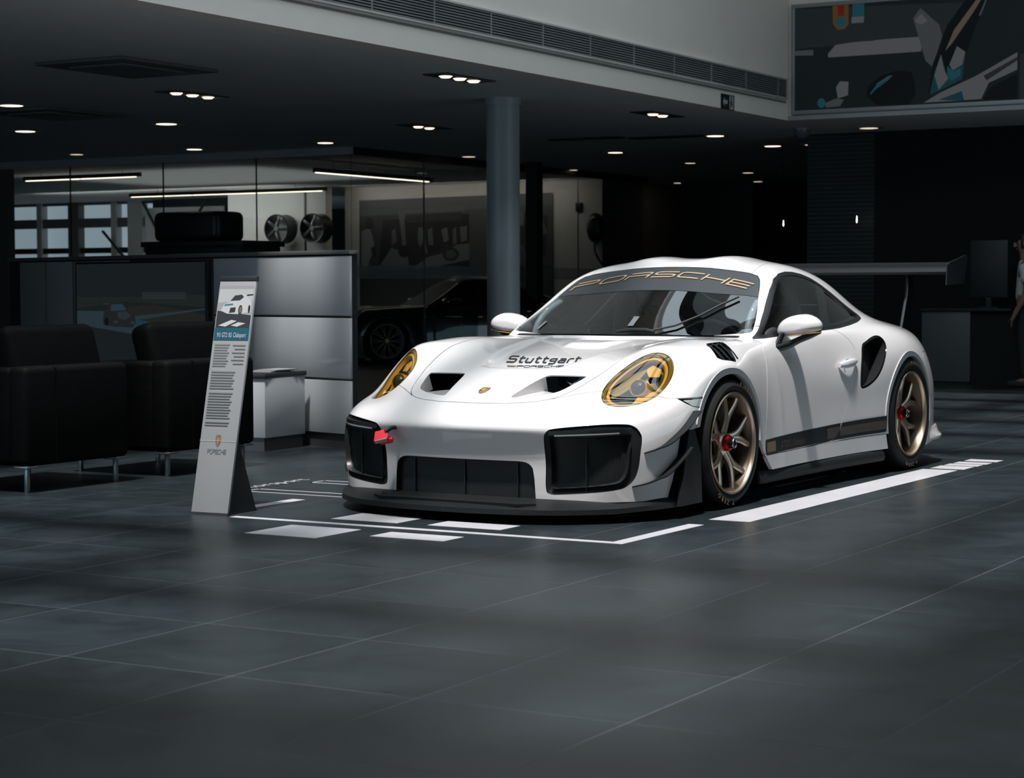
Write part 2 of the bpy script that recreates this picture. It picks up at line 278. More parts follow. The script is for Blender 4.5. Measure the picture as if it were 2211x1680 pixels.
# ---------------------------------------------------------------- car body surface (half grid, cubic B-spline)
_full = lambda *t: t
CAR_ROWS = [
 # each row: 12 points (x, y, z) from the centre line out and down to the sill or the wheel arch
 [(0,-1.01,0.082),(0.2,-1.007,0.082),(0.4,-0.998,0.082),(0.55,-0.9812,0.082),(0.67,-0.9448,0.082),(0.76,-0.894,0.082),(0.83,-0.822,0.082),(0.875,-0.742,0.082),(0.905,-0.652,0.082),(0.93,-0.542,0.082),(0.945,-0.442,0.082),(0.95,-0.292,0.082)],
 [(0,-1.016,0.21),(0.2,-1.012,0.21),(0.4,-1.002,0.21),(0.55,-0.9846,0.21),(0.675,-0.9504,0.21),(0.765,-0.909,0.21),(0.835,-0.835,0.21),(0.882,-0.745,0.21),(0.912,-0.65,0.21),(0.935,-0.54,0.21),(0.949,-0.44,0.21),(0.955,-0.3,0.21)],
 [(0,-1.025,0.3),(0.2,-1.02,0.3),(0.4,-1.008,0.3),(0.55,-0.991,0.3),(0.68,-0.959,0.3),(0.77,-0.915,0.3),(0.84,-0.843,0.3),(0.888,-0.745,0.3),(0.916,-0.65,0.3),(0.938,-0.54,0.3),(0.951,-0.43,0.3),(0.957,-0.31,0.3)],
 [(0,-1.054,0.397),(0.2,-1.049,0.397),(0.4,-1.036,0.397),(0.55,-1.0142,0.3958),(0.68,-0.9728,0.3922),(0.77,-0.919,0.388),(0.84,-0.84,0.385),(0.888,-0.742,0.385),(0.916,-0.645,0.387),(0.938,-0.535,0.388),(0.951,-0.43,0.39),(0.957,-0.32,0.385)],
 [(0,-1.064,0.448),(0.2,-1.059,0.448),(0.4,-1.044,0.449),(0.55,-1.0156,0.4514),(0.678,-0.9634,0.4556),(0.765,-0.8985,0.459),(0.834,-0.812,0.462),(0.881,-0.72,0.465),(0.91,-0.63,0.467),(0.933,-0.525,0.468),(0.949,-0.425,0.468),(0.957,-0.3,0.455)],
 [(0,-1.01,0.505),(0.2,-1.004,0.505),(0.4,-0.983,0.506),(0.55,-0.945,0.51),(0.668,-0.885,0.513),(0.752,-0.82,0.515),(0.822,-0.735,0.517),(0.871,-0.65,0.522),(0.902,-0.565,0.527),(0.927,-0.475,0.532),(0.946,-0.39,0.535),(0.957,-0.26,0.51)],
 [(0,-0.93,0.556),(0.2,-0.925,0.557),(0.4,-0.897,0.558),(0.55,-0.845,0.557),(0.655,-0.772,0.553),(0.735,-0.705,0.553),(0.808,-0.63,0.556),(0.861,-0.555,0.562),(0.896,-0.49,0.57),(0.924,-0.42,0.58),(0.946,-0.335,0.588),(0.957,-0.2,0.555)],
 [(0,-0.8,0.612),(0.2,-0.795,0.613),(0.4,-0.772,0.612),(0.545,-0.728,0.611),(0.642,-0.668,0.611),(0.715,-0.612,0.612),(0.788,-0.548,0.613),(0.848,-0.48,0.618),(0.89,-0.415,0.626),(0.922,-0.345,0.634),(0.946,-0.26,0.641),(0.958,-0.12,0.595)],
 [(0,-0.62,0.672),(0.2,-0.617,0.674),(0.4,-0.605,0.677),(0.54,-0.578,0.684),(0.628,-0.54,0.697),(0.7,-0.5,0.709),(0.772,-0.452,0.708),(0.836,-0.39,0.699),(0.885,-0.325,0.689),(0.921,-0.25,0.683),(0.947,-0.165,0.678),(0.96,-0.02,0.62)],
 [(0,-0.41,0.725),(0.2,-0.405,0.728),(0.4,-0.395,0.737),(0.53,-0.39,0.757),(0.612,-0.38,0.783),(0.684,-0.365,0.802),(0.758,-0.33,0.797),(0.828,-0.275,0.768),(0.885,-0.22,0.735),(0.925,-0.16,0.71),(0.951,-0.09,0.692),(0.962,0.02,0.63)],
 [(0,-0.18,0.77),(0.2,-0.18,0.773),(0.4,-0.18,0.783),(0.53,-0.18,0.803),(0.605,-0.18,0.82),(0.682,-0.175,0.829),(0.758,-0.16,0.822),(0.832,-0.13,0.8),(0.89,-0.1,0.765),(0.93,-0.07,0.73),(0.955,-0.03,0.698),(0.965,0.06,0.63)],
 [(0,0.08,0.802),(0.2,0.08,0.804),(0.4,0.08,0.812),(0.53,0.08,0.828),(0.612,0.08,0.839),(0.69,0.08,0.843),(0.765,0.08,0.836),(0.838,0.085,0.811),(0.894,0.09,0.77),(0.934,0.1,0.728),(0.957,0.11,0.688),(0.966,0.15,0.61)],
 [(0,0.32,0.826),(0.2,0.32,0.827),(0.4,0.32,0.832),(0.54,0.32,0.836),(0.625,0.32,0.839),(0.7,0.32,0.839),(0.773,0.32,0.833),(0.84,0.325,0.811),(0.892,0.33,0.758),(0.928,0.34,0.66),(0.947,0.345,0.52),(0.952,0.3,0.38)],
 [(0,0.51,0.84),(0.2,0.51,0.841),(0.4,0.515,0.841),(0.55,0.52,0.841),(0.645,0.525,0.842),(0.718,0.53,0.84),(0.785,0.535,0.83),(0.842,0.54,0.802),(0.887,0.55,0.7),(0.914,0.56,0.52),(0.928,0.56,0.34),(0.938,0.55,0.13)],
 [(0,0.57,0.846),(0.2,0.575,0.847),(0.4,0.587,0.847),(0.56,0.603,0.844),(0.66,0.617,0.845),(0.735,0.63,0.842),(0.79,0.64,0.832),(0.842,0.66,0.801),(0.882,0.68,0.7),(0.907,0.7,0.52),(0.92,0.7,0.34),(0.93,0.7,0.13)],
 [(0,0.625,0.878),(0.2,0.63,0.878),(0.4,0.645,0.877),(0.58,0.664,0.876),(0.7,0.684,0.884),(0.768,0.7,0.873),(0.8,0.72,0.846),(0.841,0.74,0.804),(0.88,0.75,0.695),(0.903,0.76,0.51),(0.916,0.76,0.33),(0.924,0.76,0.13)],
 [(0,0.85,1.022),(0.2,0.855,1.02),(0.4,0.873,1.014),(0.575,0.895,1.014),(0.705,0.915,1),(0.775,0.935,0.94),(0.805,0.95,0.86),(0.838,0.95,0.815),(0.88,0.95,0.68),(0.9,0.95,0.5),(0.91,0.95,0.33),(0.915,0.95,0.13)],
 [(0,1.07,1.157),(0.2,1.075,1.155),(0.39,1.088,1.148),(0.545,1.095,1.142),(0.665,1.115,1.12),(0.745,1.135,1.01),(0.803,1.15,0.866),(0.836,1.15,0.822),(0.883,1.15,0.66),(0.9,1.15,0.48),(0.907,1.15,0.32),(0.912,1.15,0.13)],
 [(0,1.24,1.243),(0.2,1.243,1.241),(0.375,1.248,1.231),(0.51,1.254,1.218),(0.63,1.268,1.178),(0.72,1.285,1.04),(0.8,1.3,0.869),(0.836,1.3,0.827),(0.886,1.3,0.645),(0.9,1.3,0.47),(0.907,1.3,0.315),(0.911,1.3,0.13)],
 [(0,1.48,1.279),(0.2,1.48,1.277),(0.365,1.48,1.266),(0.495,1.48,1.248),(0.606,1.49,1.198),(0.702,1.5,1.048),(0.795,1.52,0.873),(0.84,1.52,0.831),(0.893,1.52,0.635),(0.905,1.52,0.465),(0.91,1.52,0.31),(0.911,1.52,0.13)],
 [(0,1.78,1.265),(0.2,1.78,1.263),(0.36,1.78,1.251),(0.487,1.78,1.23),(0.597,1.785,1.18),(0.69,1.79,1.048),(0.79,1.8,0.888),(0.855,1.8,0.842),(0.918,1.8,0.655),(0.926,1.8,0.47),(0.926,1.8,0.31),(0.92,1.8,0.13)],
 [(0,2.08,1.205),(0.2,2.08,1.203),(0.355,2.08,1.192),(0.478,2.08,1.176),(0.586,2.08,1.13),(0.678,2.08,1.024),(0.772,2.08,0.908),(0.875,2.08,0.847),(0.955,2.08,0.685),(0.964,2.08,0.48),(0.962,2.08,0.31),(0.952,2.08,0.13)],
 [(0,2.38,1.105),(0.2,2.38,1.103),(0.35,2.38,1.095),(0.462,2.38,1.077),(0.57,2.38,1.04),(0.662,2.38,0.965),(0.773,2.38,0.899),(0.887,2.38,0.847),(0.972,2.38,0.7),(0.984,2.38,0.5),(0.98,2.38,0.31),(0.97,2.38,0.13)],
 [(0,2.7,0.993),(0.2,2.7,0.991),(0.345,2.7,0.981),(0.45,2.7,0.964),(0.555,2.7,0.942),(0.66,2.7,0.903),(0.778,2.7,0.866),(0.875,2.7,0.81),(0.95,2.7,0.685),(0.972,2.7,0.5),(0.975,2.7,0.32),(0.965,2.7,0.13)],
 [(0,3,0.918),(0.2,3,0.916),(0.35,3,0.909),(0.455,3,0.899),(0.555,3,0.887),(0.66,3,0.867),(0.758,3,0.826),(0.828,3,0.76),(0.885,3,0.645),(0.918,3,0.49),(0.92,3,0.32),(0.915,3,0.14)],
 [(0,3.25,0.875),(0.2,3.25,0.873),(0.35,3.245,0.869),(0.45,3.24,0.862),(0.545,3.23,0.852),(0.63,3.22,0.835),(0.695,3.2,0.797),(0.755,3.185,0.73),(0.805,3.17,0.63),(0.845,3.165,0.48),(0.85,3.165,0.33),(0.85,3.165,0.15)],
 [(0,3.46,0.85),(0.2,3.455,0.85),(0.36,3.44,0.845),(0.45,3.42,0.838),(0.53,3.4,0.826),(0.58,3.37,0.806),(0.645,3.33,0.768),(0.7,3.3,0.7),(0.75,3.28,0.6),(0.79,3.265,0.46),(0.8,3.26,0.32),(0.8,3.26,0.16)],
 [(0,3.5,0.78),(0.2,3.495,0.78),(0.36,3.475,0.775),(0.45,3.455,0.768),(0.53,3.43,0.755),(0.58,3.4,0.735),(0.64,3.36,0.695),(0.69,3.335,0.635),(0.73,3.315,0.55),(0.76,3.305,0.43),(0.77,3.3,0.3),(0.77,3.3,0.17)],
 [(0,3.48,0.55),(0.2,3.475,0.55),(0.36,3.46,0.55),(0.45,3.44,0.55),(0.53,3.42,0.54),(0.61,3.39,0.53),(0.65,3.36,0.51),(0.69,3.335,0.47),(0.72,3.32,0.42),(0.74,3.31,0.35),(0.75,3.305,0.26),(0.75,3.3,0.18)],
 [(0,3.42,0.24),(0.2,3.415,0.24),(0.36,3.4,0.24),(0.45,3.385,0.24),(0.53,3.37,0.24),(0.61,3.345,0.24),(0.675,3.32,0.24),(0.72,3.305,0.235),(0.755,3.295,0.23),(0.775,3.29,0.22),(0.785,3.285,0.21),(0.79,3.285,0.19)],
]
def bspline_fit(P, axis, it=3, mirror0=False):
    """control points whose uniform cubic B-spline nearly passes through P along an axis"""
    P = np.moveaxis(P, axis, 0); Q = P.copy()
    for _ in range(it):
        E = pad_ctrl(Q, mirror0)
        S = (E[:-2] + 4*E[1:-1] + E[2:])/6
        Q = Q + (P - S)
    return np.moveaxis(Q, 0, axis)
def pad_ctrl(Q, mirror0):
    a = Q[1]*np.array([-1,1,1]) if mirror0 else 2*Q[0]-Q[1]
    return np.concatenate([a[None], Q, (2*Q[-1]-Q[-2])[None]], 0)
def bspline_eval(Q, axis, n, mirror0=False):
    Q = np.moveaxis(Q, axis, 0); E = pad_ctrl(Q, mirror0); out = []
    m = len(Q)-1
    for i in range(m):
        for k in range(n):
            t = k/n
            b = ((1-t)**3/6, (3*t**3-6*t**2+4)/6, (-3*t**3+3*t**2+3*t+1)/6, t**3/6)
            out.append(sum(b[j]*E[i+j] for j in range(4)))
    out.append((E[m]+4*E[m+1]+E[m+2])/6)
    return np.moveaxis(np.array(out), 0, axis)
def car_grid(n=8):
    P = np.array(CAR_ROWS, float)
    Q = bspline_fit(bspline_fit(P, 0), 1, mirror0=True)
    G = bspline_eval(bspline_eval(Q, 0, n), 1, n, mirror0=True)
    G[:,0,0] = 0
    return G
def grid_normals(G):
    du = np.gradient(G, axis=0); dv = np.gradient(G, axis=1)
    N = np.cross(dv, du); N /= np.linalg.norm(N, axis=-1, keepdims=True)+1e-12
    N[:,0,0] = 0; N /= np.linalg.norm(N, axis=-1, keepdims=True)+1e-12
    return N

# ---------------------------------------------------------------- cutting the body surface into panels
def poly_sdf(P, poly):
    """signed distance of points (n,2) to a closed outline, negative inside"""
    A = np.array(poly, float); B = np.roll(A, -1, 0); P = np.asarray(P, float)
    d2 = np.full(len(P), 1e9); ins = np.zeros(len(P), bool)
    for a, b in zip(A, B):
        e = b-a; w = P-a; t = np.clip((w@e)/(e@e+1e-15), 0, 1)
        q = w - t[:,None]*e; d2 = np.minimum(d2, (q*q).sum(1))
        c = (a[1] > P[:,1]) != (b[1] > P[:,1])
        with np.errstate(all='ignore'):
            ins ^= c & (P[:,0] < (b[0]-a[0])*(P[:,1]-a[1])/(b[1]-a[1]+1e-15)+a[0])
    return np.sqrt(d2)*np.where(ins, -1, 1)
class Surf:
    def __init__(s, V, N, F): s.V, s.N, s.F = V, N, F
    def split(s, val):
        """(part with val<0, part with val>=0); faces on the zero line are cut exactly"""
        val = np.where(np.abs(val) < 1e-7, 1e-7, val)
        V = list(s.V); N = list(s.N); neg = (val < 0).tolist(); vl = val.tolist(); cache = {}; Fi = []; Fo = []
        def mid(i, j):
            k = (i, j) if i < j else (j, i)
            if k not in cache:
                t = vl[i]/(vl[i]-vl[j]); n = s.N[i]*(1-t)+s.N[j]*t
                V.append(s.V[i]*(1-t)+s.V[j]*t); N.append(n/(np.linalg.norm(n)+1e-12)); cache[k] = len(V)-1
            return cache[k]
        for f in s.F:
            c = sum(neg[i] for i in f)
            if c == 0: Fo.append(f)
            elif c == len(f): Fi.append(f)
            else:
                a, b = [], []; n = len(f)
                for k in range(n):
                    i, j = f[k], f[(k+1)%n]
                    (a if neg[i] else b).append(i)
                    if neg[i] != neg[j]:
                        m = mid(i, j); a.append(m); b.append(m)
                if len(a) > 2: Fi.append(tuple(a))
                if len(b) > 2: Fo.append(tuple(b))
        return Surf(np.array(V), np.array(N), Fi).compact(), Surf(np.array(V), np.array(N), Fo).compact()
    def inside(s, fn): return s.split(fn(s.V))[0]
    def outside(s, fn): return s.split(fn(s.V))[1]
    def compact(s):
        used = sorted({i for f in s.F for i in f})
        if not used: return Surf(np.zeros((0,3)), np.zeros((0,3)), [])
        m = {i: k for k, i in enumerate(used)}
        s.V = s.V[used]; s.N = s.N[used]; s.F = [tuple(m[i] for i in f) for f in s.F]; return s
def piece(name, S, m, parent, side=0, off=0, skirt=.012, walls=False, nmix=None, label=None, flat=False):
    """one panel of the body. side 0: both halves in one mesh; +1 / -1: the left or right copy.
    off: offset along the normal (number or function of V); skirt: depth of the turned-in edge; walls: edge runs back to the surface"""
    if not len(S.F): return None
    o = off(S.V) if callable(off) else np.full(len(S.V), float(off))
    P = S.V + S.N*o[:,None]; Nn = S.N.copy()
    if nmix is not None:
        Nn = Nn*(1-nmix[1]) + np.array(nmix[0])*nmix[1]; Nn /= np.linalg.norm(Nn, axis=1)[:,None]
    if walls or flat:   # smooth normals of the offset surface
        fn = np.zeros_like(P)
        for f in S.F:
            c = np.cross(P[f[1]]-P[f[0]], P[f[2]]-P[f[0]])
            for i in f: fn[i] += c
        Nn = fn/(np.linalg.norm(fn, axis=1)[:,None]+1e-12)
    cnt = {}
    for f in S.F:
        for k in range(len(f)):
            a, b = f[k], f[(k+1)%len(f)]
            key = (min(a,b), max(a,b)); cnt[key] = None if key in cnt else (a, b)
    rim = [e for e in cnt.values() if e is not None and not (abs(S.V[e[0],0]) < 2e-4 and abs(S.V[e[1],0]) < 2e-4)]
    vs = P.tolist(); ns = Nn.tolist(); fs = list(S.F); mp = {}; 
    if skirt or walls:
        for a, b in rim:
            for i in (a, b):
                if i not in mp:
                    low = S.V[i] if walls else P[i]-S.N[i]*skirt
                    mp[i] = len(vs); vs += [P[i].tolist(), low.tolist()]; ns += [[0,0,0],[0,0,0]]
            fs.append((mp[b], mp[a], mp[a]+1, mp[b]+1))
    vs = np.array(vs); ns = np.array(ns); sides = {0: (1,-1), 1: (1,), -1: (-1,)}[side]
    AV, AN, AF = [], [], []; weld = {}
    for sg in sides:
        o0 = sum(len(a) for a in AV)
        AV.append(vs*[sg,1,1]); AN.append(ns*[sg,1,1])
        AF += [tuple(o0+i for i in (f if sg > 0 else f[::-1])) for f in fs]
    AV = np.concatenate(AV); AN = np.concatenate(AN)
    me = bpy.data.meshes.new(name); me.from_pydata(AV.tolist(), [], AF)
    me.polygons.foreach_set('use_smooth', [True]*len(me.polygons)); me.materials.append(m); me.update()
    me.normals_split_custom_set_from_vertices(AN.tolist())
    ob = link(name, me, parent)
    if label: ob['label'] = label
    return ob

# ---------------------------------------------------------------- the white sports car
TR = .0332
CAR = empty('sports_car', (0,0,0), -TR, 'white race-prepared sports car with bronze wheels and yellow headlights on the showroom floor', 'car')
PAINT = mat('white_paint', (.665,.65,.658), .30, coat=1, coat_rough=.035)
BLACKP = mat('black_plastic', (.012,.014,.015), .38)
BLACKG = mat('black_gloss', (.006,.007,.008), .12, coat=.5)
CARBON = noise_mat('carbon', (.006,.007,.008), (.012,.014,.015), 260, (.42,.55), stretch=(1,1,.3), spec=.22)
RUBBER = noise_mat('tyre_rubber', (.005,.0055,.006), (.008,.0085,.009), 40, (.6,.75), spec=.3)
BRONZE = mat('bronze_rim', (.46,.36,.275), .30, metal=.85, coat=.3)
BRONZED = mat('bronze_print', (.42,.29,.17), .45, metal=.3)
CHROME = mat('chrome', (.45,.45,.46), .25, metal=1)
DARK = mat('dark_interior', (.006,.007,.008), .8, spec=.2)
WGLASS = glass_mat('car_glass', (.52,.58,.6), refl=.10)
DGLASS = glass_mat('dark_car_glass', (.20,.22,.24), refl=.06)
BANNER = mat('banner_film', (.022,.027,.032), .4)
RED = mat('red_strap', (.75,.02,.04), .5)
REDM = mat('red_anodised', (.5,.01,.012), .3, metal=.6)
GOLD = mat('gold_trim', (.75,.45,.08), .3, metal=.5)
YELLOW = mat('yellow_lamp_film', (.55,.37,.09), .35, coat=.6)
YFILM = glass_mat('yellow_headlight_glass', (.86,.75,.44), refl=.09)
def grille_mat(name, scale=190, c1=(.004,.005,.005), c2=(.018,.023,.024)):
    m = mat(name, c1, .5); nt, b, N, L = nodes(m)
    tc = N('ShaderNodeTexCoord'); mp = N('ShaderNodeMapping'); mp.inputs['Rotation'].default_value = (0, math.radians(45), 0)
    L(tc.outputs['Object'], mp.inputs[0])
    ck = N('ShaderNodeTexChecker'); ck.inputs['Scale'].default_value = scale; ck.inputs[1].default_value = (*c1,1); ck.inputs[2].default_value = (*c2,1)
    # flatten y so that the weave runs through the depth unchanged
    mp.inputs['Scale'].default_value = (1, 0.0001, 1)
    L(mp.outputs[0], ck.inputs[0]); L(ck.outputs[0], b.inputs['Base Color'])
    bp = N('ShaderNodeBump'); bp.inputs['Strength'].default_value = .6; bp.inputs['Distance'].default_value = .004
    L(ck.outputs[1], bp.inputs['Height']); L(bp.outputs[0], b.inputs['Normal']); return m
GRILLE = grille_mat('grille_weave')
# --- outlines (car axes: x left, y back, z up), traced once per side
O_HOOD = [(-1,-.943),(0,-.943),(.19,-.936),(.30,-.915),(.36,-.89),(.405,-.862),(.44,-.82),(.472,-.755),(.50,-.665),(.528,-.56),(.542,-.46),(.555,-.36),(.567,-.26),(.582,-.1),(.60,.1),(.62,.3),(.645,.5),(.66,.585),(.58,.578),(.40,.565),(.2,.555),(0,.55),(-1,.55)]
O_WS = [(-1,.583),(0,.583),(.2,.588),(.4,.602),(.58,.625),(.70,.648),(.742,.668),(.748,.69),(.722,.78),(.686,.88),(.65,.97),(.617,1.06),(.59,1.12),(.56,1.155),(.50,1.176),(.40,1.188),(.25,1.198),(0,1.203),(-1,1.203)]
O_DLO = [(.628,.833),(.74,.893),(.88,.975),(1.071,1.098),(1.18,1.157),(1.295,1.187),(1.412,1.199),(1.526,1.198),(1.648,1.186),(1.757,1.163),(1.866,1.123),(1.973,1.074),(2.081,1.020),(2.192,.969),(2.236,.940),(2.238,.928),(2.183,.917),(2.073,.901),(1.902,.884),(1.724,.870),(1.575,.864),(1.292,.856),(.873,.842),(.70,.835)]
O_DOOR = [(.605,.80),(.585,.777),(.572,.713),(.515,.565),(.452,.408),(.430,.30),(.425,.233),(.75,.229),(1.057,.233),(1.36,.243),(1.44,.258),(1.495,.29),(1.53,.34),(1.60,.42),(1.683,.52),(1.735,.61),(1.760,.685),(1.767,.76),(1.742,.80),(1.69,.838),(1.62,.868),(1.5,.90),(.62,.90)]
O_INT = spline([(1.864,.770),(1.93,.793),(2.0,.812),(2.077,.823),(2.128,.815),(2.147,.786),(2.135,.747),(2.098,.699),(2.04,.633),(1.975,.577),(1.894,.538),(1.818,.520),(1.779,.530),(1.785,.612),(1.82,.697)], 4, True)
O_BIG = spline([(.468,.38),(.486,.428),(.53,.446),(.699,.464),(.80,.466),(.838,.455),(.860,.426),(.869,.39),(.867,.331),(.861,.268),(.847,.209),(.823,.173),(.79,.156),(.703,.143),(.56,.131),(.49,.129),(.463,.148),(.463,.245)], 4, True)
O_CIN = [(-1,.281),(0,.281),(.32,.282),(.355,.279),(.38,.268),(.394,.25),(.402,.2),(.412,.02),(-1,.02)]
O_DUCT = spline([(.262,-.606),(.36,-.604),(.452,-.606),(.462,-.618),(.44,-.70),(.405,-.785),(.34,-.835),(.26,-.868),(.205,-.880),(.193,-.868),(.205,-.80),(.225,-.69),(.243,-.622)], 4, True)
O_MARK = [(-.489,.572),(-.28,.572),(-.255,.565),(-.30,.522),(-.36,.522),(-.41,.530),(-.455,.548)]
O_LOUV = [(.800,.02),(.797,.196),(.86,.165),(.925,.120),(.934,.09),(.922,-.02),(.905,-.062)]
BIGN = 9.0
def lim(v, *conds):
    for c in conds: v = np.where(c, v, BIGN)
    return v
f_hood = lambda V: lim(poly_sdf(V[:,[0,1]], O_HOOD), V[:,1] < .72, V[:,2] > .50)
f_ws = lambda V: lim(poly_sdf(V[:,[0,1]], O_WS), V[:,1] < 1.4, V[:,1] > .45)
f_dlo = lambda V: lim(poly_sdf(V[:,[1,2]], O_DLO), V[:,0] > .55)
f_door = lambda V: lim(poly_sdf(V[:,[1,2]], O_DOOR), V[:,0] > .74)
f_int = lambda V: lim(poly_sdf(V[:,[1,2]], O_INT), V[:,0] > .7)
f_big = lambda V: lim(poly_sdf(V[:,[0,2]], O_BIG), V[:,1] < -.5)
f_cin = lambda V: lim(poly_sdf(V[:,[0,2]], O_CIN), V[:,1] < -.7)
f_duct = lambda V: lim(poly_sdf(V[:,[0,1]], O_DUCT), V[:,2] > .5)
f_mark = lambda V: lim(poly_sdf(V[:,[1,2]], O_MARK), V[:,0] > .85)
f_louv = lambda V: lim(poly_sdf(V[:,[0,1]], O_LOUV), V[:,2] > .70)
HC = np.array([.7289,-.551,.653]); H1 = np.array([-.21474,-.86408,-.45526]); H2 = np.array([-.89999,-.00598,.43588]); H3 = np.array([-.37935,.50333,-.77637])
def head_r(V):
    q = V-HC; return np.sqrt(((q@H1-.006)/.246)**2 + ((q@H2-.006)/.121)**2)
f_head = lambda V: lim((head_r(V)-1)*.12, V[:,1] < -.2, V[:,2] > .45, V[:,0] > .45)
f_archF = lambda V: lim(np.hypot((V[:,1]+.012)/1.02, V[:,2]-.318)-.357, V[:,0] > .7)
f_archR = lambda V: lim(np.hypot((V[:,1]-2.455)/1.0, V[:,2]-.338)-.352, V[:,0] > .7)
SEAM_X = [0,.19,.30,.369,.407,.448,.52,.60,.72,.833,.863,.894,1.2]; SEAM_Z = [.549,.552,.559,.567,.574,.584,.60,.612,.60,.584,.574,.574,.574]
f_fbump = lambda V: np.where(V[:,1] < -.12, V[:,2]-np.interp(V[:,0], SEAM_X, SEAM_Z), np.maximum(.05, V[:,1]+.12))
f_rbump = lambda V: np.maximum(2.735-V[:,1]+np.clip(V[:,2]-.68,0,1)*1.5, V[:,2]-.705)
f_sill = lambda V: np.maximum(np.maximum(V[:,2]-.150, .30-V[:,1]), V[:,1]-2.3)
f_sillp = lambda V: np.maximum(np.maximum(V[:,2]-(.228+.012*np.clip((V[:,1]-.43)/1.7,0,1)), .30-V[:,1]), V[:,1]-2.3)
f_spat = lambda V: np.maximum(np.maximum(V[:,2]-.412-(V[:,1]+.5)*.12, -(V[:,1]-np.interp(V[:,2],[.08,.122,.19,.35,.42],[-.62,-.609,-.582,-.543,-.522]))), V[:,1]+.2)
f_rearw = lambda V: lim(poly_sdf(V[:,[0,1]], [(-1,1.95),(0,1.95),(.36,1.98),(.42,2.05),(.40,2.5),(.34,2.66),(0,2.70),(-1,2.70)]), V[:,2] > .85)
def sstep(a, b, x):
    t = np.clip((x-a)/(b-a), 0, 1); return t*t*(3-2*t)
def displace(G):
    X, Y, Z = np.abs(G[...,0]), G[...,1], G[...,2]; G = G.copy()
    P = np.stack([X.ravel(), Y.ravel()], 1)
    # sunken panel in the front lid
    d = poly_sdf(P, [(-1,-.505),(0,-.505),(.17,-.50),(.235,-.47),(.262,-.40),(.29,-.27),(.33,-.10),(.37,.1),(.42,.40),(.44,.62),(-1,.62)]).reshape(X.shape)
    dep = .020*(1-sstep(-.1,.5,Y)*.55)
    G[...,2] -= np.where((Y<.545)&(Z<.9), dep*sstep(.006, -.046, d), 0)
    # raised centre vent in the rear of the panel
    d2 = poly_sdf(P, [(-1,.13),(0,.13),(.10,.135),(.14,.19),(.17,.35),(.19,.50),(-1,.50)]).reshape(X.shape)
    G[...,2] += np.where((Y<.545)&(Z<.9), .016*sstep(.01,-.045,d2)*(1-sstep(.2,.5,Y)), 0)
    # two shallow bubbles in the roof
    b = np.exp(-((X-.235)/.11)**2)*sstep(1.24,1.36,Y)*(1-sstep(1.75,2.1,Y))
    G[...,2] += np.where(Z > 1.1, .017*b, 0)
    return G
_G = displace(car_grid(14)); _N = grid_normals(_G); _nu, _nv = _G.shape[:2]
if (_N[_nu//2,0]@np.array([0,0,1])) < 0: _N = -_N
_F = [(i*_nv+j, i*_nv+j+1, (i+1)*_nv+j+1, (i+1)*_nv+j) for i in range(_nu-1) for j in range(_nv-1)]
_c = np.cross(_G[60,41]-_G[60,40], _G[61,40]-_G[60,40])
if _c @ _N[60,40] < 0: _F = [f[::-1] for f in _F]
BODY = Surf(_G.reshape(-1,3), _N.reshape(-1,3), _F)
_bv = np.concatenate([BODY.V, BODY.V*[-1,1,1]]); _o = len(BODY.V)
BVH = BVHTree.FromPolygons([Vector(v) for v in _bv], _F + [tuple(_o+i for i in f[::-1]) for f in _F])
def on_body(p, d, off=0):
    """first hit of the body from p along d"""
    h = BVH.ray_cast(Vector(p), Vector(d).normalized())
    if h[0] is None: return None
    n = h[1]
    if n.dot(Vector(d)) > 0: n = -n
    return h[0] + n*off
f_cowl = lambda V: np.maximum(np.maximum(np.abs(V[:,1]-(.573+.06*V[:,0]**2))-.030, V[:,0]-.70), V[:,2]-.92)
def duct_wall(D, sg):
    """pale side walls of a lid duct; the rear end stays open and dark"""
    cnt = {}
    for f in D.F:
        for k in range(len(f)):
            a, b = f[k], f[(k+1)%len(f)]; key = (min(a,b), max(a,b)); cnt[key] = None if key in cnt else (a, b)
    mb = MB()
    for e in cnt.values():
        if e is None: continue
        a, b = D.V[e[0]], D.V[e[1]]
        if (a[1]+b[1])/2 > -.632: continue
        ra, rb = ramp(np.array([a]))[0]-.01, ramp(np.array([b]))[0]-.01; na, nb = D.N[e[0]], D.N[e[1]]
        mb.add([(p[0]*sg,p[1],p[2]) for p in (a, b, b+nb*rb, a+na*ra)], [(0,1,2,3)], True)
    mb.build('duct_wall', PAINT, HOODO)
GAP = .0019
S = BODY
# wheel arches and their flat lips
lips = []
for fa in (f_archF, f_archR):
    S = S.outside(fa); lips.append(S.inside(lambda V: fa(V)-.030).outside(f_sillp)); S = S.outside(lambda V: fa(V)-.030)
S = S.outside(f_sill); S = S.outside(lambda V: np.maximum(V[:,2]-.097, V[:,1]+.2))
for k, L_ in enumerate(lips):
    for sg in (1,-1):
        L2 = L_.outside(lambda V: np.maximum(f_spat(V), -1*np.ones(len(V)))) if k == 0 else L_
        piece('arch_lip', L2, PAINT, CAR, sg, .004, .03, nmix=((1,0,-.25), .85))
# glass
ws = S.inside(lambda V: f_ws(V)+.004); S = S.outside(f_ws)
piece('windshield', ws, WGLASS, CAR, 0, -.004, .006)
SEAL = S
